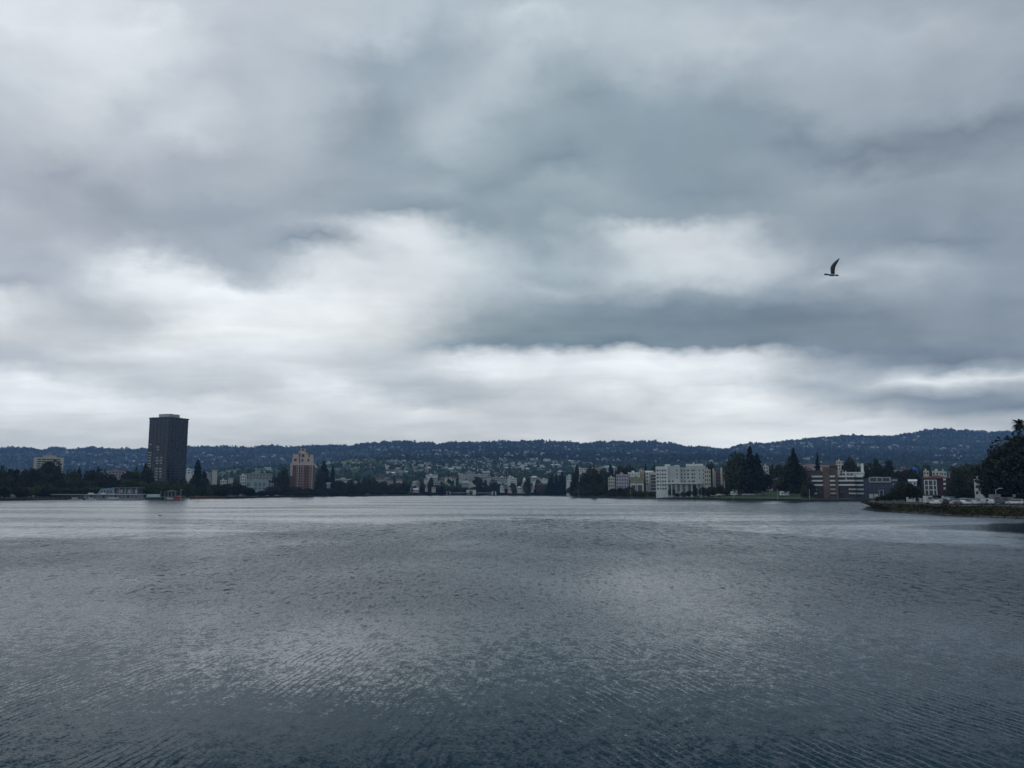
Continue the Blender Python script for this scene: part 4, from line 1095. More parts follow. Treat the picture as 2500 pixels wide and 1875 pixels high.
# white apartment blocks on the right shore
def white_cluster():
    Y = shoreY(1550) + 45
    # lilac white flats
    r, hw, top = block('apartment_block', 'lilac white flats with dark bays at the left of the white blocks', 1505, 1536, 1158, Y + 6, 14, W_lilac, nx=5, nz=5, ww=0.45, wh=0.45)
    r, hw, top = block('apartment_block', 'cream white flats with flat roof above a green garage', 1534, 1563, 1153, Y + 14, 14, W_white, nx=4, nz=4, ww=0.3, wh=0.4)
    block('apartment_block', 'plain beige tower wall between the white flats', 1561, 1574, 1147, Y + 18, 14, W_beige, nx=2, nz=3, ww=0.2, wh=0.3)
    r, hw, top = block('apartment_block', 'olive lower block with white framed openings', 1539, 1572, 1166, Y + 2, 10, mat('wall_olive', (0.24, 0.25, 0.17), 0.85), nx=0)
    for a, c in ((-0.95, -0.86), (-0.22, -0.12), (0.0, 0.1), (0.78, 0.95)):
        b = MB(); b.box(hw*a, hw*c, -0.8, 0.2, 0, top*0.62); b.build('white_post', W_white, r)
    b = MB(); b.box(-hw*0.95, hw*-0.12, -0.8, 0.2, top*0.62, top*0.70); b.box(0, hw*0.95, -0.8, 0.2, top*0.62, top*0.70); b.build('white_lintel', W_white, r)
    for a, c in ((-0.86, -0.22), (0.1, 0.78)):
        b = MB(); b.box(hw*a, hw*c, -0.15, 0.1, 0.3, top*0.6); b.build('opening', G_dark, r)
    r, hw, top = block('apartment_block', 'white gabled flats with tall arched window', 1577, 1592, 1149, Y + 10, 12, W_white, 'gable', nx=2, nz=4, roofm=W_white, rh=1.5)
    r, hw, top = block('apartment_block', 'dark balconied flats beside the long white block', 1588, 1606, 1153, Y + 4, 12, W_cream, nx=0)
    for i in range(5):
        z = top - 4 - i * 3
        if z < 1: break
        b = MB(); b.box(-hw*0.9, hw*0.9, -0.1, 0.1, z, z + 2.3); b.build('balcony_opening', G_dark, r)
        b = MB(); b.box(-hw*0.95, hw*0.95, -1.0, 0.05, z - 0.4, z + 0.1); b.build('balcony', W_grey, r)
white_cluster()
def long_white():
    Y = shoreY(1665) + 38; z0 = gz(1665, Y) + 0.2; k = Y / FOC; pc = 1663
    r = empty('apartment_block', (XX(pc, Y), Y, z0), -math.atan(XX(pc, Y) / Y), 'long white six storey apartment block with pillared podium on the right shore', 'apartment block')
    X = lambda p: (p - pc) * k
    zt = lambda p: ZZ(p, Y) - z0
    b = MB(); b.box(X(1603), X(1632), 0, 16, -1, zt(1138.5)); b.build('left_wing', W_white, r)
    b = MB(); b.box(X(1632), X(1662), 1.0, 16, -1, zt(1137)); b.build('blank_wall', W_paleg, r)
    b = MB(); b.box(X(1662), X(1676), 2.2, 16, -1, zt(1141)); b.build('recessed_bay', W_grey, r)
    b = MB(); b.box(X(1676), X(1701), 1.2, 16, -1, zt(1138)); b.build('middle_wing', W_paleg, r)
    b = MB(); b.box(X(1701), X(1722), 0.4, 16, -1, zt(1137)); b.build('right_wing', W_paleg, r)
    b = MB(); b.box(X(1625), X(1638), 3, 12, zt(1138.5), zt(1133)); b.box(X(1648), X(1660), 3, 12, zt(1137), zt(1135)); b.box(X(1676), X(1717), 3, 12, zt(1137.5), zt(1132.5)); b.build('rooftop_housing', W_white, r)
    b = MB(); b.box(X(1693), X(1696), 4, 6, zt(1132.5), zt(1128)); b.build('chimney', W_white, r)
    rows = [(1148.5, 4), (1158, 4), (1166, 4), (1175, 4), (1184, 4), (1193, 4)]
    for (py, h) in rows:
        cols = [(1605.5,1610),(1613,1615.5),(1618,1622),(1624,1628)]
        if py < 1170: cols += [(1653,1655.5),(1664,1666.5),(1671,1673.5),(1678,1683),(1688.5,1693),(1694.5,1697),(1706,1708),(1715.5,1718)]
        elif py < 1180: cols += [(1633,1637),(1642,1646),(1664,1666.5),(1671,1673.5),(1681,1685),(1689,1696)]
        for a, c in cols:
            yf = -0.06 if a < 1632 else 0.94 if a < 1662 else 2.14 if a < 1676 else 1.14 if a < 1701 else 0.34
            b = MB(); b.box(X(a), X(c), yf, yf + 0.2, zt(py + h/2), zt(py - h/2)); b.build('window', G_dark, r)
    # podium
    b = MB(); b.box(X(1628), X(1712), -6, 0.9, zt(1181.5), zt(1178)); b.build('podium_roof', W_white, r)
    b = MB(); b.box(X(1630), X(1710), -2.5, -0.2, -1, zt(1181.5)); b.build('podium_wall', W_paleg, r)
    for p in (1630, 1640, 1650, 1662, 1675, 1688, 1700, 1709):
        b = MB(); b.box(X(p), X(p + 1.6), -5.8, -5.0, -1, zt(1181.5)); b.build('podium_column', W_white, r)
    for p in (1633, 1643, 1654, 1667, 1680, 1692):
        b = MB(); b.box(X(p), X(p + 6), -2.6, -2.4, zt(1200), zt(1184)); b.build('podium_window', G_blue, r)
    pass
long_white()
Yw = shoreY(1750) + 42
r, hw, top = block('apartment_block', 'beige flats with dark window column right of the long white block', 1721, 1736, 1146, Yw + 12, 12, W_cream, nx=3, nz=5)
def fins():
    r, hw, top = block('apartment_block', 'dark brown flats framed by tall white fins', 1741, 1776, 1152, Yw + 14, 12, W_brown, nx=5, nz=6, ww=0.6, wh=0.4)
    z0 = r.location.z
    for a, c, t in ((-0.98, -0.72, 1144), (-0.66, -0.56, 1150), (0.10, 0.36, 1141), (0.5, 0.66, 1147)):
        b = MB(); b.box(hw*a, hw*c, -1.0, 3, 0, ZZ(t, Yw + 13) - z0); b.build('fin_wall', W_cream, r)
fins()
# brick flats
def brick_flats():
    Y = shoreY(2040) + 22; z0 = gz(2040, Y); k = Y / FOC; pc = 2045
    r = empty('apartment_block', (XX(pc, Y), Y, z0), -math.atan(XX(pc, Y) / Y), 'brown brick flats with pale balcony bands near the right bank', 'apartment block')
    X = lambda p: (p - pc) * k * 1.0
    zt = lambda p: ZZ(p, Y) - z0
    b = MB(); b.box(X(1986), X(2013), 2.0, 14, -1, zt(1152)); b.build('left_wing', W_dark, r)
    b = MB(); b.box(X(2013), X(2028), 0, 14, -1, zt(1142)); b.box(X(2028), X(2041), 1.4, 14, -1, zt(1143)); b.box(X(2041), X(2047), 0, 14, -1, zt(1146)); b.build('brick_tower_wall', W_brown, r)
    b = MB(); b.box(X(2047), X(2087), 2.0, 14, -1, zt(1160)); b.build('right_wing', W_dark, r)
    b = MB(); b.box(X(2058), X(2107), 4, 15, zt(1162), zt(1155)); b.build('white_attic', W_white, r)
    b = MB(); b.box(X(2057), X(2108), 3.4, 15.5, zt(1155), zt(1152.5)); b.box(X(2064), X(2067), 1.9, 4, zt(1172), zt(1150)); b.build('white_frame', W_white, r)
    b = MB(); b.box(X(2101), X(2107), 10, 15, zt(1153), zt(1131)); b.build('white_stair_tower', W_white, r)
    b = MB(); b.box(X(2087), X(2106), 5, 14, -1, zt(1162)); b.build('far_wing', W_slate, r)
    for i, py in enumerate((1163, 1173.5, 1184, 1194.5, 1204.5)):
        for a, c, y0 in ((1987, 2012.5, 0.5), (2028.5, 2040.5, 0.2), (2047.5, 2086, 0.5), (2087, 2104, 3.6)):
            if i > 2 and a == 1987: c = 1998
            if i > 2 and a == 2047.5: a = 2070
            b = MB(); b.box(X(a), X(c), y0, y0 + 0.25, zt(py + 1.9), zt(py - 1.9)); b.build('balcony', W_white if i < 3 else W_grey, r)
            b = MB(); b.box(X(a), X(c), y0 + 0.25, 2.1, zt(py + 2.3), zt(py + 1.9)); b.build('balcony_floor', W_grey, r)
        for a in (1990, 1998, 2006, 2031, 2036, 2052, 2060, 2068, 2076):
            yf = 1.94 if a < 2013 or a > 2047 else 1.34
            b = MB(); b.box(X(a), X(a + 4.2), yf, yf + 0.2, zt(py - 2), zt(py - 6.5)); b.build('window', G_dark, r)
    b = MB(); b.box(X(1988), X(2012), 3, 10, zt(1152), zt(1149)); b.build('roof_terrace', W_slate, r)
    b = MB(); b.box(X(2012.5), X(2028.4), -0.2, 6, zt(1142), zt(1140.5)); b.build('tower_coping', W_brown, r)
brick_flats()
def slate_flats():
    Y = shoreY(2140) + 26
    r, hw, top = block('apartment_block', 'slate blue flats with pale framed top window band', 2108, 2190, 1168, Y, 14, W_slate, nx=9, nz=4, ww=0.35, wh=0.4, roofm=W_slate, wtop=3)
    k = Y / FOC; X = lambda p: (p - 2149) * k; zt = lambda p: ZZ(p, Y) - r.location.z
    for a, c, l, t in ((2125, 2174, 1178, 1175.5), (2125, 2174, 1167, 1165), (2125, 2128, 1175.5, 1167), (2171, 2174, 1175.5, 1167), (2142, 2144, 1175.5, 1167), (2154, 2156, 1175.5, 1167)):
        b = MB(); b.box(X(a), X(c), -0.6, 0.1, zt(l), zt(t)); b.build('pale_frame', W_lilac, r)
    b = MB(); b.box(X(2128), X(2171), -0.15, 0.1, zt(1175.5), zt(1167)); b.build('window_band', G_dark, r)
    b = MB(); b.box(X(2176), X(2188), -0.4, 0.1, zt(1174), zt(1171)); b.box(X(2177), X(2180), -0.4, 0.1, zt(1184), zt(1180.5)); b.build('pale_panel', W_lilac, r)
    for a, c in ((2124, 2133), (2135, 2144)):
        b = MB(); b.box(X(a), X(c), -0.3, 0.1, 0, zt(1206)); b.build('garage_door', W_white, r)
    b = MB(); b.box(X(2146), X(2148), -1.2, -0.2, 0, zt(1198)); b.box(X(2155), X(2157), -1.2, -0.2, 0, zt(1198)); b.box(X(2145), X(2158), -1.3, -0.1, zt(1198), zt(1196.5)); b.build('porch', W_lilac, r)
slate_flats()
def red_flats():
    Y = 500; z0 = 2.2; k = Y / FOC; pc = 2284
    r = empty('apartment_block', (XX(pc, Y), Y, z0), -math.atan(XX(pc, Y) / Y), 'dark red flats with white framed windows behind the car park', 'apartment block')
    X = lambda p: (p - pc) * k
    zt = lambda p: ZZ(p, Y) - z0
    b = MB(); b.box(X(2254), X(2318), 0, 14, -1, zt(1168)); b.build('wall', W_red, r)
    b = MB(); b.hip(X(2254), X(2318), 0, 14, zt(1168), zt(1160) - zt(1168), 0.6); b.build('roof', R_tile, r)
    for t, l in ((1173, 1184), (1186, 1195), (1197, 1208)):
        for a, c in ((2262, 2268.5), (2270.5, 2278.5), (2281, 2286)):
            b = MB(); b.box(X(a), X(c), -0.25, 0.1, zt(l), zt(t)); b.build('window', G_dark, r)
            w = MB()
            w.box(X(a) - 0.45, X(a), -0.5, 0.1, zt(l), zt(t)); w.box(X(c), X(c) + 0.45, -0.5, 0.1, zt(l), zt(t)); w.box(X(a) - 0.45, X(c) + 0.45, -0.5, 0.1, zt(t), zt(t) + 0.4)
            w.build('window_frame', W_white, r)
    for t, l in ((1179, 1184), (1190, 1195), (1168, 1173)):
        b = MB(); b.box(X(2302), X(2308), -0.4, 0.1, zt(l), zt(t)); b.build('pale_bay', W_white, r)
red_flats()
r, hw, top = block('house', 'pale green arched house between the dark trees at right', 2381, 2402, 1162, 440, 9, W_paleg, 'hip', 2, 3, roofm=W_paleg, g0=2.0, rh=1.0)
block('house', 'white gabled house above the dark green trees left of red flats', 2221, 2238, 1170, 560, 8, W_white, 'gable', 2, 1, roofm=R_white, g0=2.0)
def tarp():
    b = MB(); Y = 700
    b.hip(XX(2232, Y), XX(2247, Y), Y, Y + 6, ZZ(1147, Y), ZZ(1139, Y) - ZZ(1147, Y), 0)
    b.box(XX(2234, Y), XX(2245, Y), Y + 1, Y + 5, gz(2240, Y) - 1, ZZ(1147, Y))
    tag(b.build('garden_canopy', mat('blue_tarp', (0.03, 0.12, 0.45), 0.6)), 'bright blue canopy high among the dark right trees', 'canopy')
tarp()

hr0 = random.Random(77)
for i in range(46):
    px = hr0.uniform(905, 1400); Y = hr0.uniform(1290, 1520); w = hr0.uniform(9, 20)
    wl, nm_ = hr0.choice([(W_white, 'white'), (W_cream, 'cream'), (W_lilac, 'lilac grey'), (W_grey, 'grey'), (W_stone, 'tan'), (W_white, 'white')])
    block('house', 'small %s house in the rows between the middle shore trees' % nm_, px, px + w, hr0.uniform(1162, 1183), Y, hr0.uniform(8, 11), wl, hr0.choice(['flat', 'hip', 'gable', 'flat']), 2 + int(w > 14), 1, roofm=hr0.choice([R_white, R_grey, R_dark, R_tile]), cat='house', group='small %s houses between the middle shore trees' % nm_)
for i in range(26):
    px = hr0.uniform(1185, 1400) if i % 3 else hr0.uniform(920, 1080); Y = max(hr0.uniform(1236, 1262), shoreY(px) + 14); w = hr0.uniform(6, 12)
    wl, nm_ = hr0.choice([(W_white, 'white'), (W_cream, 'cream'), (W_lilac, 'lilac grey'), (W_stone, 'tan')])
    block('house', 'little %s house low on the middle shore close to the water' % nm_, px, px + w, hr0.uniform(1181, 1193), Y, 7, wl, hr0.choice(['flat', 'hip', 'gable']), 2, 1, roofm=hr0.choice([R_white, R_grey, R_dark, R_tile]), cat='house', group='little %s houses low on the middle shore' % nm_)
# far hillside houses -------------------------------------------------
def ray_hit(px, py):
    Ys = np.arange(1400, 7000, 12.0)
    z = ground_z(np.full(len(Ys), px), Ys); zr = CAMZ + Ys * elev(py)
    i = np.argmax(z > zr)
    return (Ys[i], z[i]) if z[i] > zr[i] else None
HW = [('white', W_white), ('cream', W_cream), ('grey', W_grey), ('pale teal', W_teal), ('tan', W_stone), ('lilac grey', W_lilac)]
HRF = [R_grey, R_dark, R_tile, R_grey]
HP = []
for ci, (cn, wm) in enumerate(HW):
    for v in range(3):
        w, d, h = 9 + 4*v, 9, (4.0, 6.0, 5.0)[v]
        b = MB(); b.box(-w/2, w/2, -d/2, d/2, -4, h)
        if v == 1: b.box(w/2, w/2 + 5, -d/2 + 1, d/2 - 1, -4, h - 2.6)
        c = MB()
        if v == 0: c.gable(-w/2, w/2, -d/2, d/2, h, 2.2, 0.5)
        elif v == 1: c.hip(-w/2, w/2, -d/2, d/2, h, 2.0, 0.5); c.box(w/2, w/2 + 5.2, -d/2 + .8, d/2 - .8, h - 2.6, h - 2.3)
        else: c.box(-w/2 - .3, w/2 + .3, -d/2 - .3, d/2 + .3, h, h + 0.5)
        g_ = MB()
        for q in range(2 + v):
            a = -w/2 + w * (q + 0.25) / (2 + v); g_.box(a, a + w * 0.5 / (2 + v), -d/2 - 0.08, -d/2 + 0.05, h*0.25, h*0.7)
        rm = R_white if (ci + v) % 4 == 2 else HRF[(ci + v) % 4]
        HP.append((cn, b.mesh('house_wall', wm), c.mesh('house_roof', rm), g_.mesh('house_window', G_dark), (b, c, rm, wm)))
ZN = [  # px0, px1, py0, py1, how many, where
 (135, 350, 1104, 1148, 74, 'on the blue hillside left of the dark tower'),
 (462, 600, 1106, 1135, 34, 'on the blue slope between dark tower and brick tower'),
 (600, 920, 1108, 1150, 22, 'on the slope around the green meadow'),
 (890, 1110, 1092, 1108, 46, 'in a row high on the blue ridge above the middle shore'),
 (930, 1240, 1112, 1168, 190, 'on the wooded slope above the middle shore'),
 (1110, 1420, 1082, 1108, 90, 'high under the ridge above the middle of the lake'),
 (1220, 1480, 1108, 1166, 180, 'on the wooded slope left of the white blocks'),
 (1480, 1800, 1080, 1135, 90, 'on the blue hillside above the white blocks'),
 (1790, 2140, 1074, 1135, 96, 'on the blue hillside above the brick flats'),
 (2090, 2400, 1090, 1148, 90, 'on the dark hillside above the parked cars'),
 (2140, 2420, 1056, 1080, 10, 'high under the right hand ridge'),
]
hs = []
hr = random.Random(21)
for zi, (a, c, t, l, n, where) in enumerate(ZN):
    for i in range(n):
        px = hr.uniform(a, c); py = hr.uniform(t, l)
        if zi == 3: py = 1098 + (px - 890) * 0.02 + hr.uniform(-2, 4)
        if hr.random() < 0.5: py = t + (l - t) * (math.floor((py - t) / 8) + hr.random() * 0.25) / max(1, (l - t) / 8)   # along the contour streets
        rt = float(np.interp(px, RX, RY))
        if py < rt + 5: continue
        hit = ray_hit(px, py)
        if hit is None: continue
        hs.append((hit[0], px, hit[1], where))
hs.sort()
stuffs = {}
for i, (Y, px, z, where) in enumerate(hs):
    p = HP[hr.choices(range(len(HP)), weights=[3,3,3,2,2,2,2,2,2,1,1,1,1,1,1,1,1,1])[0]]
    rz = hr.uniform(-0.5, 0.5) + (math.pi/2 if hr.random() < 0.3 else 0); sc = hr.uniform(0.75, 1.25) * (1 + (Y - 2000) / 9000)
    loc = (XX(px, Y), Y, z + 1.2)
    if i < 300:
        o = empty('hillside_house', loc, rz, 'small %s house %s' % (p[0], where), 'house', 'houses ' + where)
        o.scale = (sc, sc, sc)
        link_obj('wall', p[1], o); link_obj('roof', p[2], o)
        if i < 160: link_obj('window', p[3], o)
    else:
        M = Matrix.Translation(loc) @ Matrix.Rotation(rz, 4, 'Z') @ Matrix.Scale(sc, 4)
        for mb_, m_ in ((p[4][0], p[4][3]), (p[4][1], p[4][2])):
            S_ = stuffs.setdefault('all', [[], [], [], []])
            if m_ not in S_[3]: S_[3].append(m_)
            k = len(S_[0]); S_[0] += [tuple(M @ Vector(v)) for v in mb_.v]
            S_[1] += [tuple(q + k for q in f) for f in mb_.f]; S_[2] += [S_[3].index(m_)] * len(mb_.f)
print('houses', len(hs))
S_ = stuffs['all']; b = MB(); b.v, b.f, b.mi = S_[0], S_[1], S_[2]
tag(b.build('distant_houses', S_[3]), 'scatter of tiny pale houses far up the blue ridge', 'houses', kind='stuff')

# far woods on the hills, one mass ---------------------------------------
def woods(name, n, Ya, Yb, size, label, seed, fn=None, cl=9, m=None):
    rg = np.random.default_rng(seed)
    px = rg.uniform(-300, 2800, n); Y = Ya + (Yb - Ya) * rg.random(n)
    X = (px - 1250) / (FOC * CP) * Y
    d = vnoise(X/90, Y/90, 21) * 0.5 + vnoise(X/300, Y/300, 22) * 0.5
    ctr = np.stack([X, Y, X], 1); keep = (rg.random(n) < 0.35 + d) & ~meadow(ctr)
    if fn is not None: keep &= fn(px, Y)
    px, Y, X = px[keep], Y[keep], X[keep]
    z = ground_z(px, Y); H = size * (0.6 + 0.9 * rg.random(len(X)) ** 1.5) * (1 + 0.5*(vnoise(X/60, Y/60, 33) > 0.7))
    pts = []; ss = []
    tall = rg.random(len(X)) < 0.25
    for k in range(cl):
        f = (k + 0.5) / cl
        r = H * np.where(tall, 0.22 * (1.1 - f), 0.42 * np.sqrt(np.clip(1 - (f*1.3 - 0.5)**2 * 1.3, 0.05, 1)))
        t = rg.random(len(X)) * 6.28
        pts.append(np.stack([X + np.cos(t) * r * 0.8, Y + np.sin(t) * r * 0.8, z + H * (0.12 + 0.85 * f)], 1)); ss.append(H * np.where(tall, 0.16 * (1.25 - f), 0.26))
    p = np.concatenate(pts); s_ = np.concatenate(ss)
    V, F = leaf_cloud(p, s_, rg)
    o = link_obj(name, npmesh(name, V, F, m or M_woods)); tag(o, label, 'woods', kind='stuff')
    print(name, len(F))
M_woods2 = leafmat('lower_woods_foliage', (0.022, 0.040, 0.018), (0.055, 0.085, 0.036))
M_woods = leafmat('woods_foliage', (0.016, 0.024, 0.018), (0.034, 0.048, 0.028))
woods('lower_woods', 17000, 1350, 3300, 9.0, 'dark woods between the houses on the lower hills', 1, m=M_woods2)
woods('hill_woods', 34000, 3300, 6250, 12.0, 'blue dark woods covering the far hills', 2, cl=7)
woods('ridge_woods', 9500, 6120, 6420, 9.5, 'woods standing on the skyline of the ridge', 3, cl=12)

# ------------------------------------------------------------------ vehicles
CARP = {}
M_tyre = mat('tyre_rubber', (0.02, 0.02, 0.02), 0.9); M_rim = mat('wheel_rim', (0.4, 0.4, 0.42), 0.4, 0.05, 1, 0.8)
M_cg = mat('car_glass', (0.02, 0.025, 0.03), 0.08, 0.1, 1, 0, 0.6); M_hl = mat('headlight_lens', (0.6, 0.6, 0.58), 0.2); M_tl = mat('tail_light_lens', (0.3, 0.02, 0.02), 0.3)
PAINT = {n: mat('paint_' + n, c, 0.3, 0.05, 1, 0.0, 0.5) for n, c in dict(white=(.58,.60,.61), silver=(.40,.42,.44), black=(.02,.02,.022), blue=(.03,.06,.14), red=(.25,.03,.03), grey=(.14,.15,.16)).items()}
def car_proto(kind):
    if kind in CARP: return CARP[kind]
    L, Wd, H, bh = {'saloon': (4.6, 1.8, 1.42, 0.92), 'estate': (4.7, 1.85, 1.68, 1.02), 'van': (5.2, 2.0, 2.2, 1.15)}[kind]
    prof = {'saloon': [(-.5,.38),(-.5,.80),(-.30,.92),(.27,.92),(.46,.82),(.5,.62),(.5,.34)],
            'estate': [(-.5,.40),(-.5,.98),(-.46,1.02),(.26,1.02),(.45,.92),(.5,.7),(.5,.36)],
            'van': [(-.5,.40),(-.5,1.15),(-.45,1.15),(.36,1.15),(.47,1.0),(.5,.7),(.5,.36)]}[kind]
    cabp = {'saloon': [(-.40,.90),(-.24,1.36),(-.20,1.42),(.05,1.42),(.10,1.38),(.26,.90)],
            'estate': [(-.485,1.0),(-.44,1.62),(-.40,1.68),(.06,1.68),(.10,1.62),(.27,1.0)],
            'van': [(-.49,1.13),(-.48,2.15),(-.44,2.2),(.26,2.2),(.31,2.1),(.40,1.13)]}[kind]
    def extr(p, w, wt):
        b = MB(); n = len(p); zs = [q[1] for q in p]; z0, z1 = min(zs), max(zs)
        ww = [w + (wt - w) * (q[1] - z0) / (z1 - z0) for q in p]
        v = [(q[0]*L, -a, q[1]) for q, a in zip(p, ww)] + [(q[0]*L, a, q[1]) for q, a in zip(p, ww)]
        b.add(v, [(i, (i+1) % n, n + (i+1) % n, n + i) for i in range(n)] + [tuple(range(n))[::-1], tuple(range(n, 2*n))])
        return b
    body = extr(prof, Wd/2, Wd/2 * 0.97)
    cab = extr(cabp, Wd/2 * 0.95, Wd/2 * 0.78)
    k = len(body.v); body.add(cab.v, cab.f)
    gp = [(q[0]*0.93 - 0.005, cabp[0][1] + 0.06 + (q[1] - cabp[0][1]) * 0.80) for q in cabp]
    glass = extr(gp, Wd/2 * 0.95 + 0.012, Wd/2 * 0.80 + 0.02)
    wh = MB(); wh.cyl((0, -0.11, 0), (0, 0.11, 0), 0.33, 0.33, 14); rim = MB(); rim.cyl((0, -0.125, 0), (0, 0.125, 0), 0.2, 0.2, 10)
    hl = MB(); hl.box(-0.03, 0.03, -0.18, 0.18, -0.08, 0.08)
    CARP[kind] = (L, Wd, [m.mesh('car_' + n, mm) for m, n, mm in ((body, 'body', PAINT['white']), (glass, 'window', M_cg), (wh, 'wheel', M_tyre), (rim, 'rim', M_rim), (hl, 'headlight', M_hl), (hl, 'tail_light', M_tl))])
    return CARP[kind]
def car(kind, col, x, y, z, rz, label, group, name='parked_car', cat='car'):
    L, Wd, (mb_, mg, mw, mr_, mh, mt) = car_proto(kind)
    r = empty(name, (x, y, z), rz, label, cat, group)
    o = link_obj('body', mb_, r); o.material_slots[0].link = 'OBJECT'; o.material_slots[0].material = PAINT[col]
    link_obj('window', mg, r)
    for sx in (-0.31, 0.31):
        for sy in (-1, 1):
            w = link_obj('wheel', mw, r); w.location = (sx * L, sy * (Wd/2 - 0.1), 0.33); link_obj('rim', mr_, w)
    for sy in (-1, 1):
        h = link_obj('headlight', mh, r); h.location = (L/2, sy * Wd * 0.33, 0.66)
        h = link_obj('tail_light', mt, r); h.location = (-L/2, sy * Wd * 0.36, 0.78)
    return r
cr_ = random.Random(11)
PLACE = ['nearest row, by the lamp post', 'nearest row', 'row behind', 'row farthest back']
for row, (Y, px0, px1, step, nm) in enumerate(((257, 2286, 2496, 14, 'the row nearest the bank'), (273, 2268, 2490, 13, 'the second row behind the bank'), (292, 2280, 2480, 13, 'the farthest row of the car park'))):
    px = px0; idx = 0
    while px < px1:
        col = cr_.choice(['white','silver','silver','black','silver','grey','blue','white','black','grey'] + (['red'] if row == 1 and idx == 5 else []))
        kind = cr_.choice(['saloon', 'estate', 'saloon', 'estate', 'van' if row == 2 else 'saloon'])
        if not (row == 0 and 2428 < px < 2462):
            zone = 'left half' if px < 2360 else ('middle' if px < 2430 else 'under big tree')
            kn = {'saloon': 'saloon car', 'estate': 'tall estate car', 'van': 'van'}[kind]
            lab = '%s %s in %s, %s' % (col, kn, nm, zone)
            rz = math.radians(cr_.choice([90, -90]) + cr_.uniform(-6, 6)) if row != 1 else math.radians(cr_.uniform(60, 120))
            car(kind, col, XX(px, Y), Y + cr_.uniform(-1, 1), 2.06, rz + math.radians(cr_.choice([0, 0, 55])), lab, '%s %ss in %s, %s' % (col, kn, nm, zone), name='parked_van' if kind == 'van' else 'parked_car', cat='van' if kind == 'van' else 'car')
        px += step * cr_.uniform(0.85, 1.2); idx += 1
def camper(px, Y, z, label, L=7.2, H=3.1, col='grey', rz=0.0):
    r = empty('camper_van', (XX(px, Y), Y, z), rz, label, 'camper van')
    b = MB(); b.box(-L/2, L/2*0.7, -1.15, 1.15, 0.5, H); b.box(-L/2*0.3, L/2*0.98, -1.15, 1.15, H - 0.85, H - 0.02); b.build('body', PAINT[col], r)
    b = MB(); b.add([(L/2*.7,-1.1,.5),(L/2,-1.1,.5),(L/2,-1.1,1.2),(L/2*.82,-1.1,2.1),(L/2*.7,-1.1,2.1),(L/2*.7,1.1,.5),(L/2,1.1,.5),(L/2,1.1,1.2),(L/2*.82,1.1,2.1),(L/2*.7,1.1,2.1)],
          [(0,1,2,3,4),(9,8,7,6,5),(1,6,7,2),(2,7,8,3),(0,5,6,1)]); b.build('cab', PAINT[col], r)
    for a, c in ((-0.8, -0.35), (-0.15, 0.25)):
        w = MB(); w.box(L/2*a, L/2*c, -1.18, -1.1, 1.5, 2.2); w.build('window', M_cg, r)
    w = MB(); w.box(L/2*.74, L/2*.90, -1.13, 1.13, 1.25, 1.9); w.build('windscreen', M_cg, r)
    for sx in (-0.55, 0.72):
        for sy in (-1, 1):
            w = MB(); w.cyl((0, -0.13, 0), (0, 0.13, 0), 0.38, 0.38, 12); o = w.build('wheel', M_tyre, r); o.location = (L/2*sx, sy*1.0, 0.38)
camper(2446, 262, 2.06, 'dark grey camper van parked beside the lamp post', col='grey')
camper(2278, 268, 2.06, 'pale silver camper van at the left end of the car park', 5.6, 2.6, 'silver')
def kerbvan(px, kind, col, label, off=24):
    Y = shoreY(px) + off
    car(kind, col, XX(px, Y), Y, gz(px, Y) + 0.12, cr_.choice([0, math.pi]), label, None, 'parked_van' if kind == 'van' else 'parked_car', 'van' if kind == 'van' else 'car')
def truck(px, label, L, off=22):
    Y = shoreY(px) + off; camper(px, Y, gz(px, Y) + 0.12, label, L, 3.2, 'white')
truck(1915, 'white box truck on the lawn road before the dark clump', 5.6)
truck(1792, 'white box truck at the left of the big dark tree group', 4.2)
kerbvan(1586, 'estate', 'white', 'white car on the shore road below the balconied flats', 18)
kerbvan(1820, 'saloon', 'silver', 'silver car on the lawn road under the big dark trees')
kerbvan(1834, 'saloon', 'silver', 'silver car just right of another under the dark trees')
kerbvan(1862, 'estate', 'blue', 'dark blue car at the right of the dark tree group')
kerbvan(1742, 'estate', 'white', 'white car in front of the flats with white fins')
kerbvan(1762, 'saloon', 'white', 'second white car right of the one by the fin flats')
kerbvan(1700, 'saloon', 'grey', 'grey car below the right wing of the long white block')
kerbvan(2034, 'saloon', 'blue', 'blue car before the brick tower of the flats')
kerbvan(2168, 'estate', 'white', 'white car by the porch of the slate blue flats', 14)
for q in ((650,'silver'),(676,'white'),(688,'silver'),(706,'white')):
    kerbvan(q[0], 'saloon', q[1], '%s car on the shore road %s' % (q[1], {650:'left of the brick tower, leftmost',676:'between two silver cars',688:'close left of the brick tower',706:'at the foot of the brick tower'}[q[0]]), 12)
for i, px in enumerate((1322, 1330, 1344, 1358, 1372, 1388)):
    Yq = shoreY(px) + 8
    car('saloon', 'white', XX(px, Yq), Yq, gz(px, Yq), 0, 'tiny white car on the road along the middle shore', 'white cars along the middle shore')
def tent(px, Y, w, h, m, label):
    z = gz(px, Y); r = empty('canopy_tent', (XX(px, Y), Y, z), 0, label, 'tent')
    b = MB(); b.hip(-w/2, w/2, -w/3, w/3, h*0.6, h*0.4, 0.1); b.build('canopy', m, r)
    for sx in (-1, 1):
        for sy in (-1, 1):
            b = MB(); b.cyl((sx*w/2, sy*w/3, -0.2), (sx*w/2, sy*w/3, h*0.6), 0.06, 0.06, 6); b.build('leg', M_steel, r)
tent(1755, shoreY(1755) + 12, 4.2, 2.6, W_yellow, 'small yellow tent on the lawn before the fin flats')
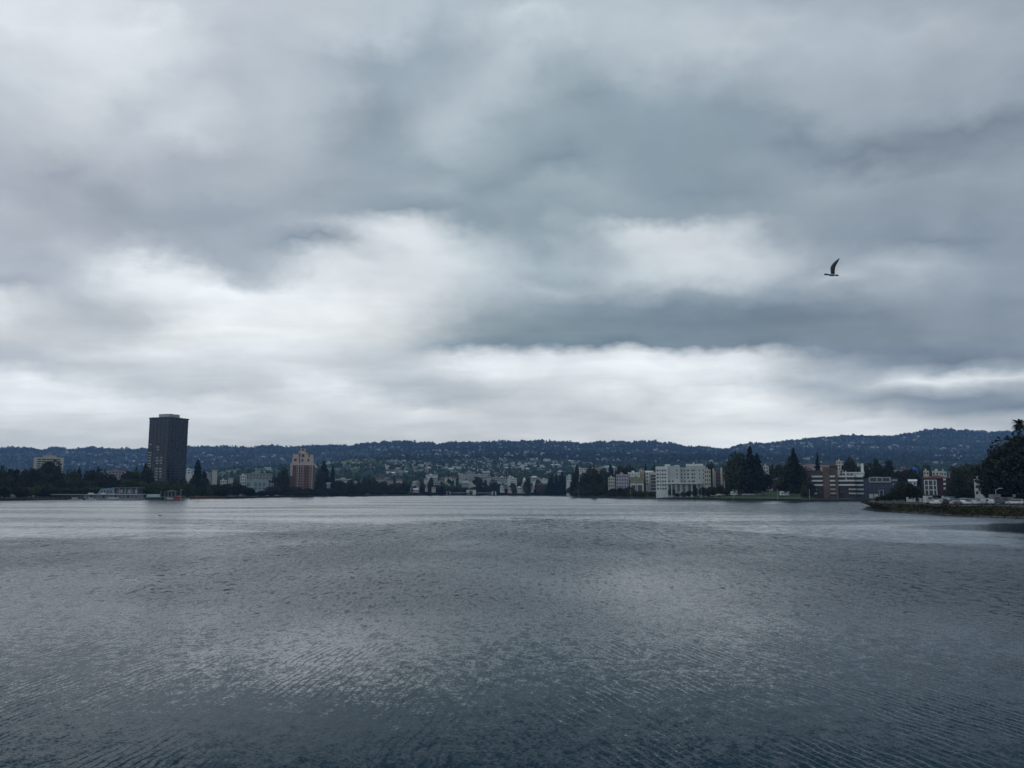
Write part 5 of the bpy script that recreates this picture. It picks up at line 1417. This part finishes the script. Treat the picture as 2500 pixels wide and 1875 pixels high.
# white low wall with gateway near the right bank
def white_fence():
    Y = 330; r = empty('garden_fence', (XX(2232, Y), Y, 2.0), 0, 'low white fence panels left of the parked cars', 'fence'); k = Y / FOC
    for a, c, h in ((-19, -15, 1.9), (-15, -6, 1.1), (-4, 1, 1.1), (10, 22, 1.4)):
        b = MB(); b.box(a*k, c*k, 0, 0.15, 0, h); b.build('fence_panel', W_white, r)
    for a in (-19, -6, 1, 10, 22):
        b = MB(); b.box(a*k - 0.08, a*k + 0.08, -0.05, 0.2, 0, 1.6); b.build('post', W_white, r)
white_fence()
# people standing by the fence
def person(px, Y, z, h, rz, top, legs, label, stride=0.12):
    r = bpy.data.meshes.new('person'); sk = [ # joint, radius
        ((0,0,.53),.085),((0,0,.66),.080),((0,0,.78),.095),((0,0,.845),.035),((0,.005,.90),.05),((0,.01,.955),.048),
        ((.055,stride*.3,.50),.055),((.06,stride*.6,.28),.038),((.06,stride,.05),.026),((.06,stride+.07,.025),.022),
        ((-.055,-stride*.3,.50),.055),((-.06,-stride*.6,.28),.038),((-.06,-stride,.05),.026),((-.06,-stride+.07,.025),.022),
        ((.115,0,.80),.035),((.15,-.01,.64),.026),((.15,.05,.50),.020),((.15,.08,.45),.016),
        ((-.115,0,.80),.035),((-.15,.01,.64),.026),((-.15,-.02,.50),.020),((-.15,-.02,.45),.016)]
    E = [(0,1),(1,2),(2,3),(3,4),(4,5),(0,6),(6,7),(7,8),(8,9),(0,10),(10,11),(11,12),(12,13),(2,14),(14,15),(15,16),(16,17),(2,18),(18,19),(19,20),(20,21)]
    r.from_pydata([tuple(c * h for c in q[0]) for q in sk], E, [])
    o = link_obj('person', r); o.location = (XX(px, Y), Y, z); o.rotation_euler = (0, 0, rz)
    r.materials.append(top)
    md = o.modifiers.new('skin', 'SKIN'); r.skin_vertices
    if not r.skin_vertices:
        bpy.context.view_layer.objects.active = o
    sv = r.skin_vertices[0].data if r.skin_vertices else None
    if sv:
        for i, q in enumerate(sk): sv[i].radius = (q[1]*h, q[1]*h)
        sv[0].use_root = True
    o.modifiers.new('sub', 'SUBSURF').levels = 1; o.modifiers['sub'].render_levels = 1
    tag(o, label, 'person')
M_coat = mat('dark_coat', (0.03, 0.03, 0.035), 0.9); M_coat2 = mat('navy_coat', (0.03, 0.04, 0.07), 0.9)
person(2237.5, 300, 2.03, 1.75, 0.3, M_coat, M_coat, 'person in dark clothes standing left of the gap in the fence')
person(2241.5, 301, 2.03, 1.7, -0.6, M_coat2, M_coat, 'person in navy clothes standing in the gap of the fence', 0.05)
person(2250, 303, 2.03, 1.78, 1.4, M_coat, M_coat, 'person in dark clothes walking beside the leftmost parked cars', 0.16)
# lamp posts
pole('street_lamp', 'tall thin lamp post beside the dark grey camper van', 'street lamp', 2431, 1196, 268, 2.05, 0.11, M_steel, 1.2)
pole('street_lamp', 'short lamp post under the big dark tree at right', 'street lamp', 2452, 1203, 330, 2.05, 0.10, M_steel, -1.0)
for i, px in enumerate((1008, 1240, 1368, 1412, 1540, 1660, 1712, 1790, 1898, 1976)):
    Yq = shoreY(px) + 5
    pole('street_lamp', 'slender grey lamp post on the far shore path', 'street lamp', px, 1203 - (0 if px < 1400 else 6), Yq, gz(px, Yq), 0.12, M_steel, None, 'lamp posts along the far shore path')
# the white duck-like bird and the gull
def bird_on_water(px, py, s, label, m):
    Y = shore_Y(py); r = empty('duck', (XX(px, Y), Y, 0), 0.4, label, 'duck')
    b = MB(); rings = []
    for k in range(8):
        t = k / 7; rr = math.sin(math.pi * (0.06 + t * 0.88)) * 0.11 * s
        rings.append([((t - 0.5) * 0.5 * s, rr * math.cos(a), 0.05 * s + rr * 0.8 * math.sin(a) + (0.06*s if t < 0.1 else 0)) for a in [2*math.pi*i/8 for i in range(8)]])
    b.loft(rings)
    nk = [((0.17*s, .05*s), .045*s), ((0.21*s, .13*s), .032*s), ((0.22*s, .20*s), .042*s), ((0.26*s, .22*s), .035*s), ((0.33*s, .205*s), .010*s)]
    b.loft([[(p[0], q * math.cos(a), p[1] + q * math.sin(a)) for a in [2*math.pi*i/8 for i in range(8)]] for p, q in nk])
    b.build('body', m, r, True)
M_duck = mat('duck_plumage', (0.03, 0.03, 0.035), 0.8)
bird_on_water(394, 1259, 1.5, 'small dark duck floating alone on the left of the lake', M_duck)

def gull():
    Y = 30.0; s = Y / FOC
    r = bpy.data.meshes.new('seagull'); M_a = mat('gull_underside', (0.17, 0.17, 0.19), 0.8, 0.15, 3); M_b = mat('gull_dark', (0.06, 0.062, 0.07), 0.8); M_c = mat('gull_beak', (0.35, 0.22, 0.05), 0.5)
    c = P(2033, 671, Y)
    X = lambda p: (p - 2033) * s; Z = lambda p: -(p - 671) * s
    b = MB(); n = 10
    def ring(px, py, ry, rz_, m=None): return [(X(px), ry * s * math.cos(2*math.pi*i/n), Z(py) + rz_ * s * math.sin(2*math.pi*i/n)) for i in range(n)]
    # tail fan - body - neck - head, one run of rings
    rings = [ring(2012.5,669.6,3.6,1.5), ring(2016,669.6,3.2,2.1), ring(2020,670.2,1.8,1.9), ring(2024,671,2.4,2.2), ring(2029,671.8,3.2,2.7), ring(2034,672,3.2,2.7),
             ring(2038,672.1,2.3,1.7), ring(2040.5,672.2,1.9,1.6), ring(2042.5,672.3,2.4,2.5), ring(2045,672.0,2.0,2.1), ring(2046.6,672.2,1.0,1.0), ring(2049.5,672.9,0.25,0.25)]
    for k in range(len(rings) - 1):
        bb = [rings[k], rings[k+1]]
        m = 1 if (k < 2 or k >= 7) else 0
        if k == len(rings) - 2: m = 2
        v = bb[0] + bb[1]; b.add(v, [(i, (i+1) % n, n + (i+1) % n, n + i) for i in range(n)], m)
    b.add(rings[0], [tuple(range(n))[::-1]], 1); b.add(rings[-1], [tuple(range(n))], 2)
    # wings: leading edge to the left, raised and swept back; (leading x, y), (trailing x, y)
    W = [((2028.2,668),(2038.2,669)), ((2028.6,662),(2037.6,663)), ((2029,655),(2037.8,656.5)), ((2030.2,650),(2038.6,652)), ((2033,645),(2040.6,647.5)), ((2037,640),(2043,643)), ((2041.5,635.5),(2045.8,638.5)), ((2046,631.8),(2047.6,634)), ((2048.8,630),(2049.2,630.6))]
    for side in (-1, 1):
        yo = [0.6, 2.6, 4.4, 5.6, 6.6, 7.4, 8.0, 8.6, 9.0]; top = []; 
        for k, (le, te) in enumerate(W):
            sh_ = 0 if side < 0 else 0.5
            y = yo[k] * s * side; th = (0.9 - 0.09 * k) * s
            mid = ((le[0]*0.65 + te[0]*0.35), (le[1] + te[1]) / 2)
            top.append([(X(le[0] + sh_), y, Z(le[1])), (X(mid[0] + sh_), y - th, Z(mid[1])), (X(te[0] + sh_), y, Z(te[1])), (X(mid[0] + sh_), y + th, Z(mid[1]))])
        b.loft(top, 1 if side > 0 else 1)
    o = b.build('seagull', [M_a, M_b, M_c], None); o.location = c
    for p in o.data.polygons: p.use_smooth = True
    tag(o, 'grey seagull flying right with raised wings under the clouds', 'seagull')
gull()

# ------------------------------------------------------------------ the big trees on the right bank
for i, (px, yt, Y, wpx) in enumerate(((2505,1078,300,165),(2470,1096,312,104),(2446,1120,330,88),(2560,1060,296,170),(2486,1130,306,110),(2422,1152,345,50),(2520,1120,300,130))):
    tree_px('big', px, yt, Y, wpx, ['tallest broad dark tree over the car park at the right edge', 'dark spreading tree just left of the tallest at the right edge', 'lowest spreading tree at the left of the right hand group',
      'huge dark tree cut by the right edge', 'dense lower tree in front of the right hand group', 'small dark tree at the left foot of the right hand group', 'dark tree at the frame edge beneath the tallest'][i], None, 2.0)
def palm(px, ytop, Y, label):
    z0 = 2.0; H = ZZ(ytop, Y) - z0 - 0.8
    r = empty('palm_tree', (XX(px, Y), Y, z0), 0, label, 'tree'); rg = random.Random(4)
    b = MB(); n = 8
    for i in range(n):
        b.cyl((0.15*math.sin(i*.6), 0, H*i/n - 0.3*(i == 0)), (0.15*math.sin((i+1)*.6), 0, H*(i+1)/n), 0.32 - 0.012*i, 0.31 - 0.012*i, 8)
    b.build('trunk', mat('palm_trunk', (0.03, 0.025, 0.02), 0.9), r)
    f = MB()
    for k in range(80):
        t = k * 2.4; up = rg.uniform(-0.9, 1.1); L = rg.uniform(2.2, 3.3)
        pts = []
        for j in range(6):
            q = j / 5; rr = L * q * math.cos(up * 0.7); zz = L * q * math.sin(up) - 0.9 * q * q
            pts.append(Vector((math.cos(t) * rr, math.sin(t) * rr, H + 0.2 + zz)))
        side = Vector((-math.sin(t), math.cos(t), 0))
        for j in range(5):
            for s_ in (-1, 1):
                for h in range(3):
                    a = pts[j].lerp(pts[j+1], h / 3); w = 0.75 * math.sin(math.pi * (0.12 + 0.8 * (j + h/3) / 5))
                    d = (pts[j+1] - pts[j]).normalized()
                    f.add([a, a + d * 0.26, a + side * s_ * w + d * 0.32 - Vector((0, 0, 0.12))], [(0, 1, 2)])
    f.build('crown', M_conifer, r)
palm(2501, 1031, 312, 'tall palm tree rising above the big dark tree at right')
# ------------------------------------------------------------------ haze
def haze():
    b = MB(); b.box(-6500, 6500, -400, 7600, -1.7, 620)
    m = bpy.data.materials.new('haze_air'); m.use_nodes = True
    g = NT(m.node_tree); m.node_tree.nodes.clear()
    v = g.n('ShaderNodeVolumePrincipled')
    v.inputs['Color'].default_value = HAZE_COL
    v.inputs['Density'].default_value = HAZE_D
    o = g.n('ShaderNodeOutputMaterial'); g.link(v.outputs[0], o.inputs['Volume'])
    o_ = b.build('haze', m); tag(o_, kind='stuff')
    o_['label'] = 'faint blue haze in the air over the lake and hills'
HAZE_D = 0.000085; HAZE_COL = (0.28, 0.52, 0.95, 1)
haze()
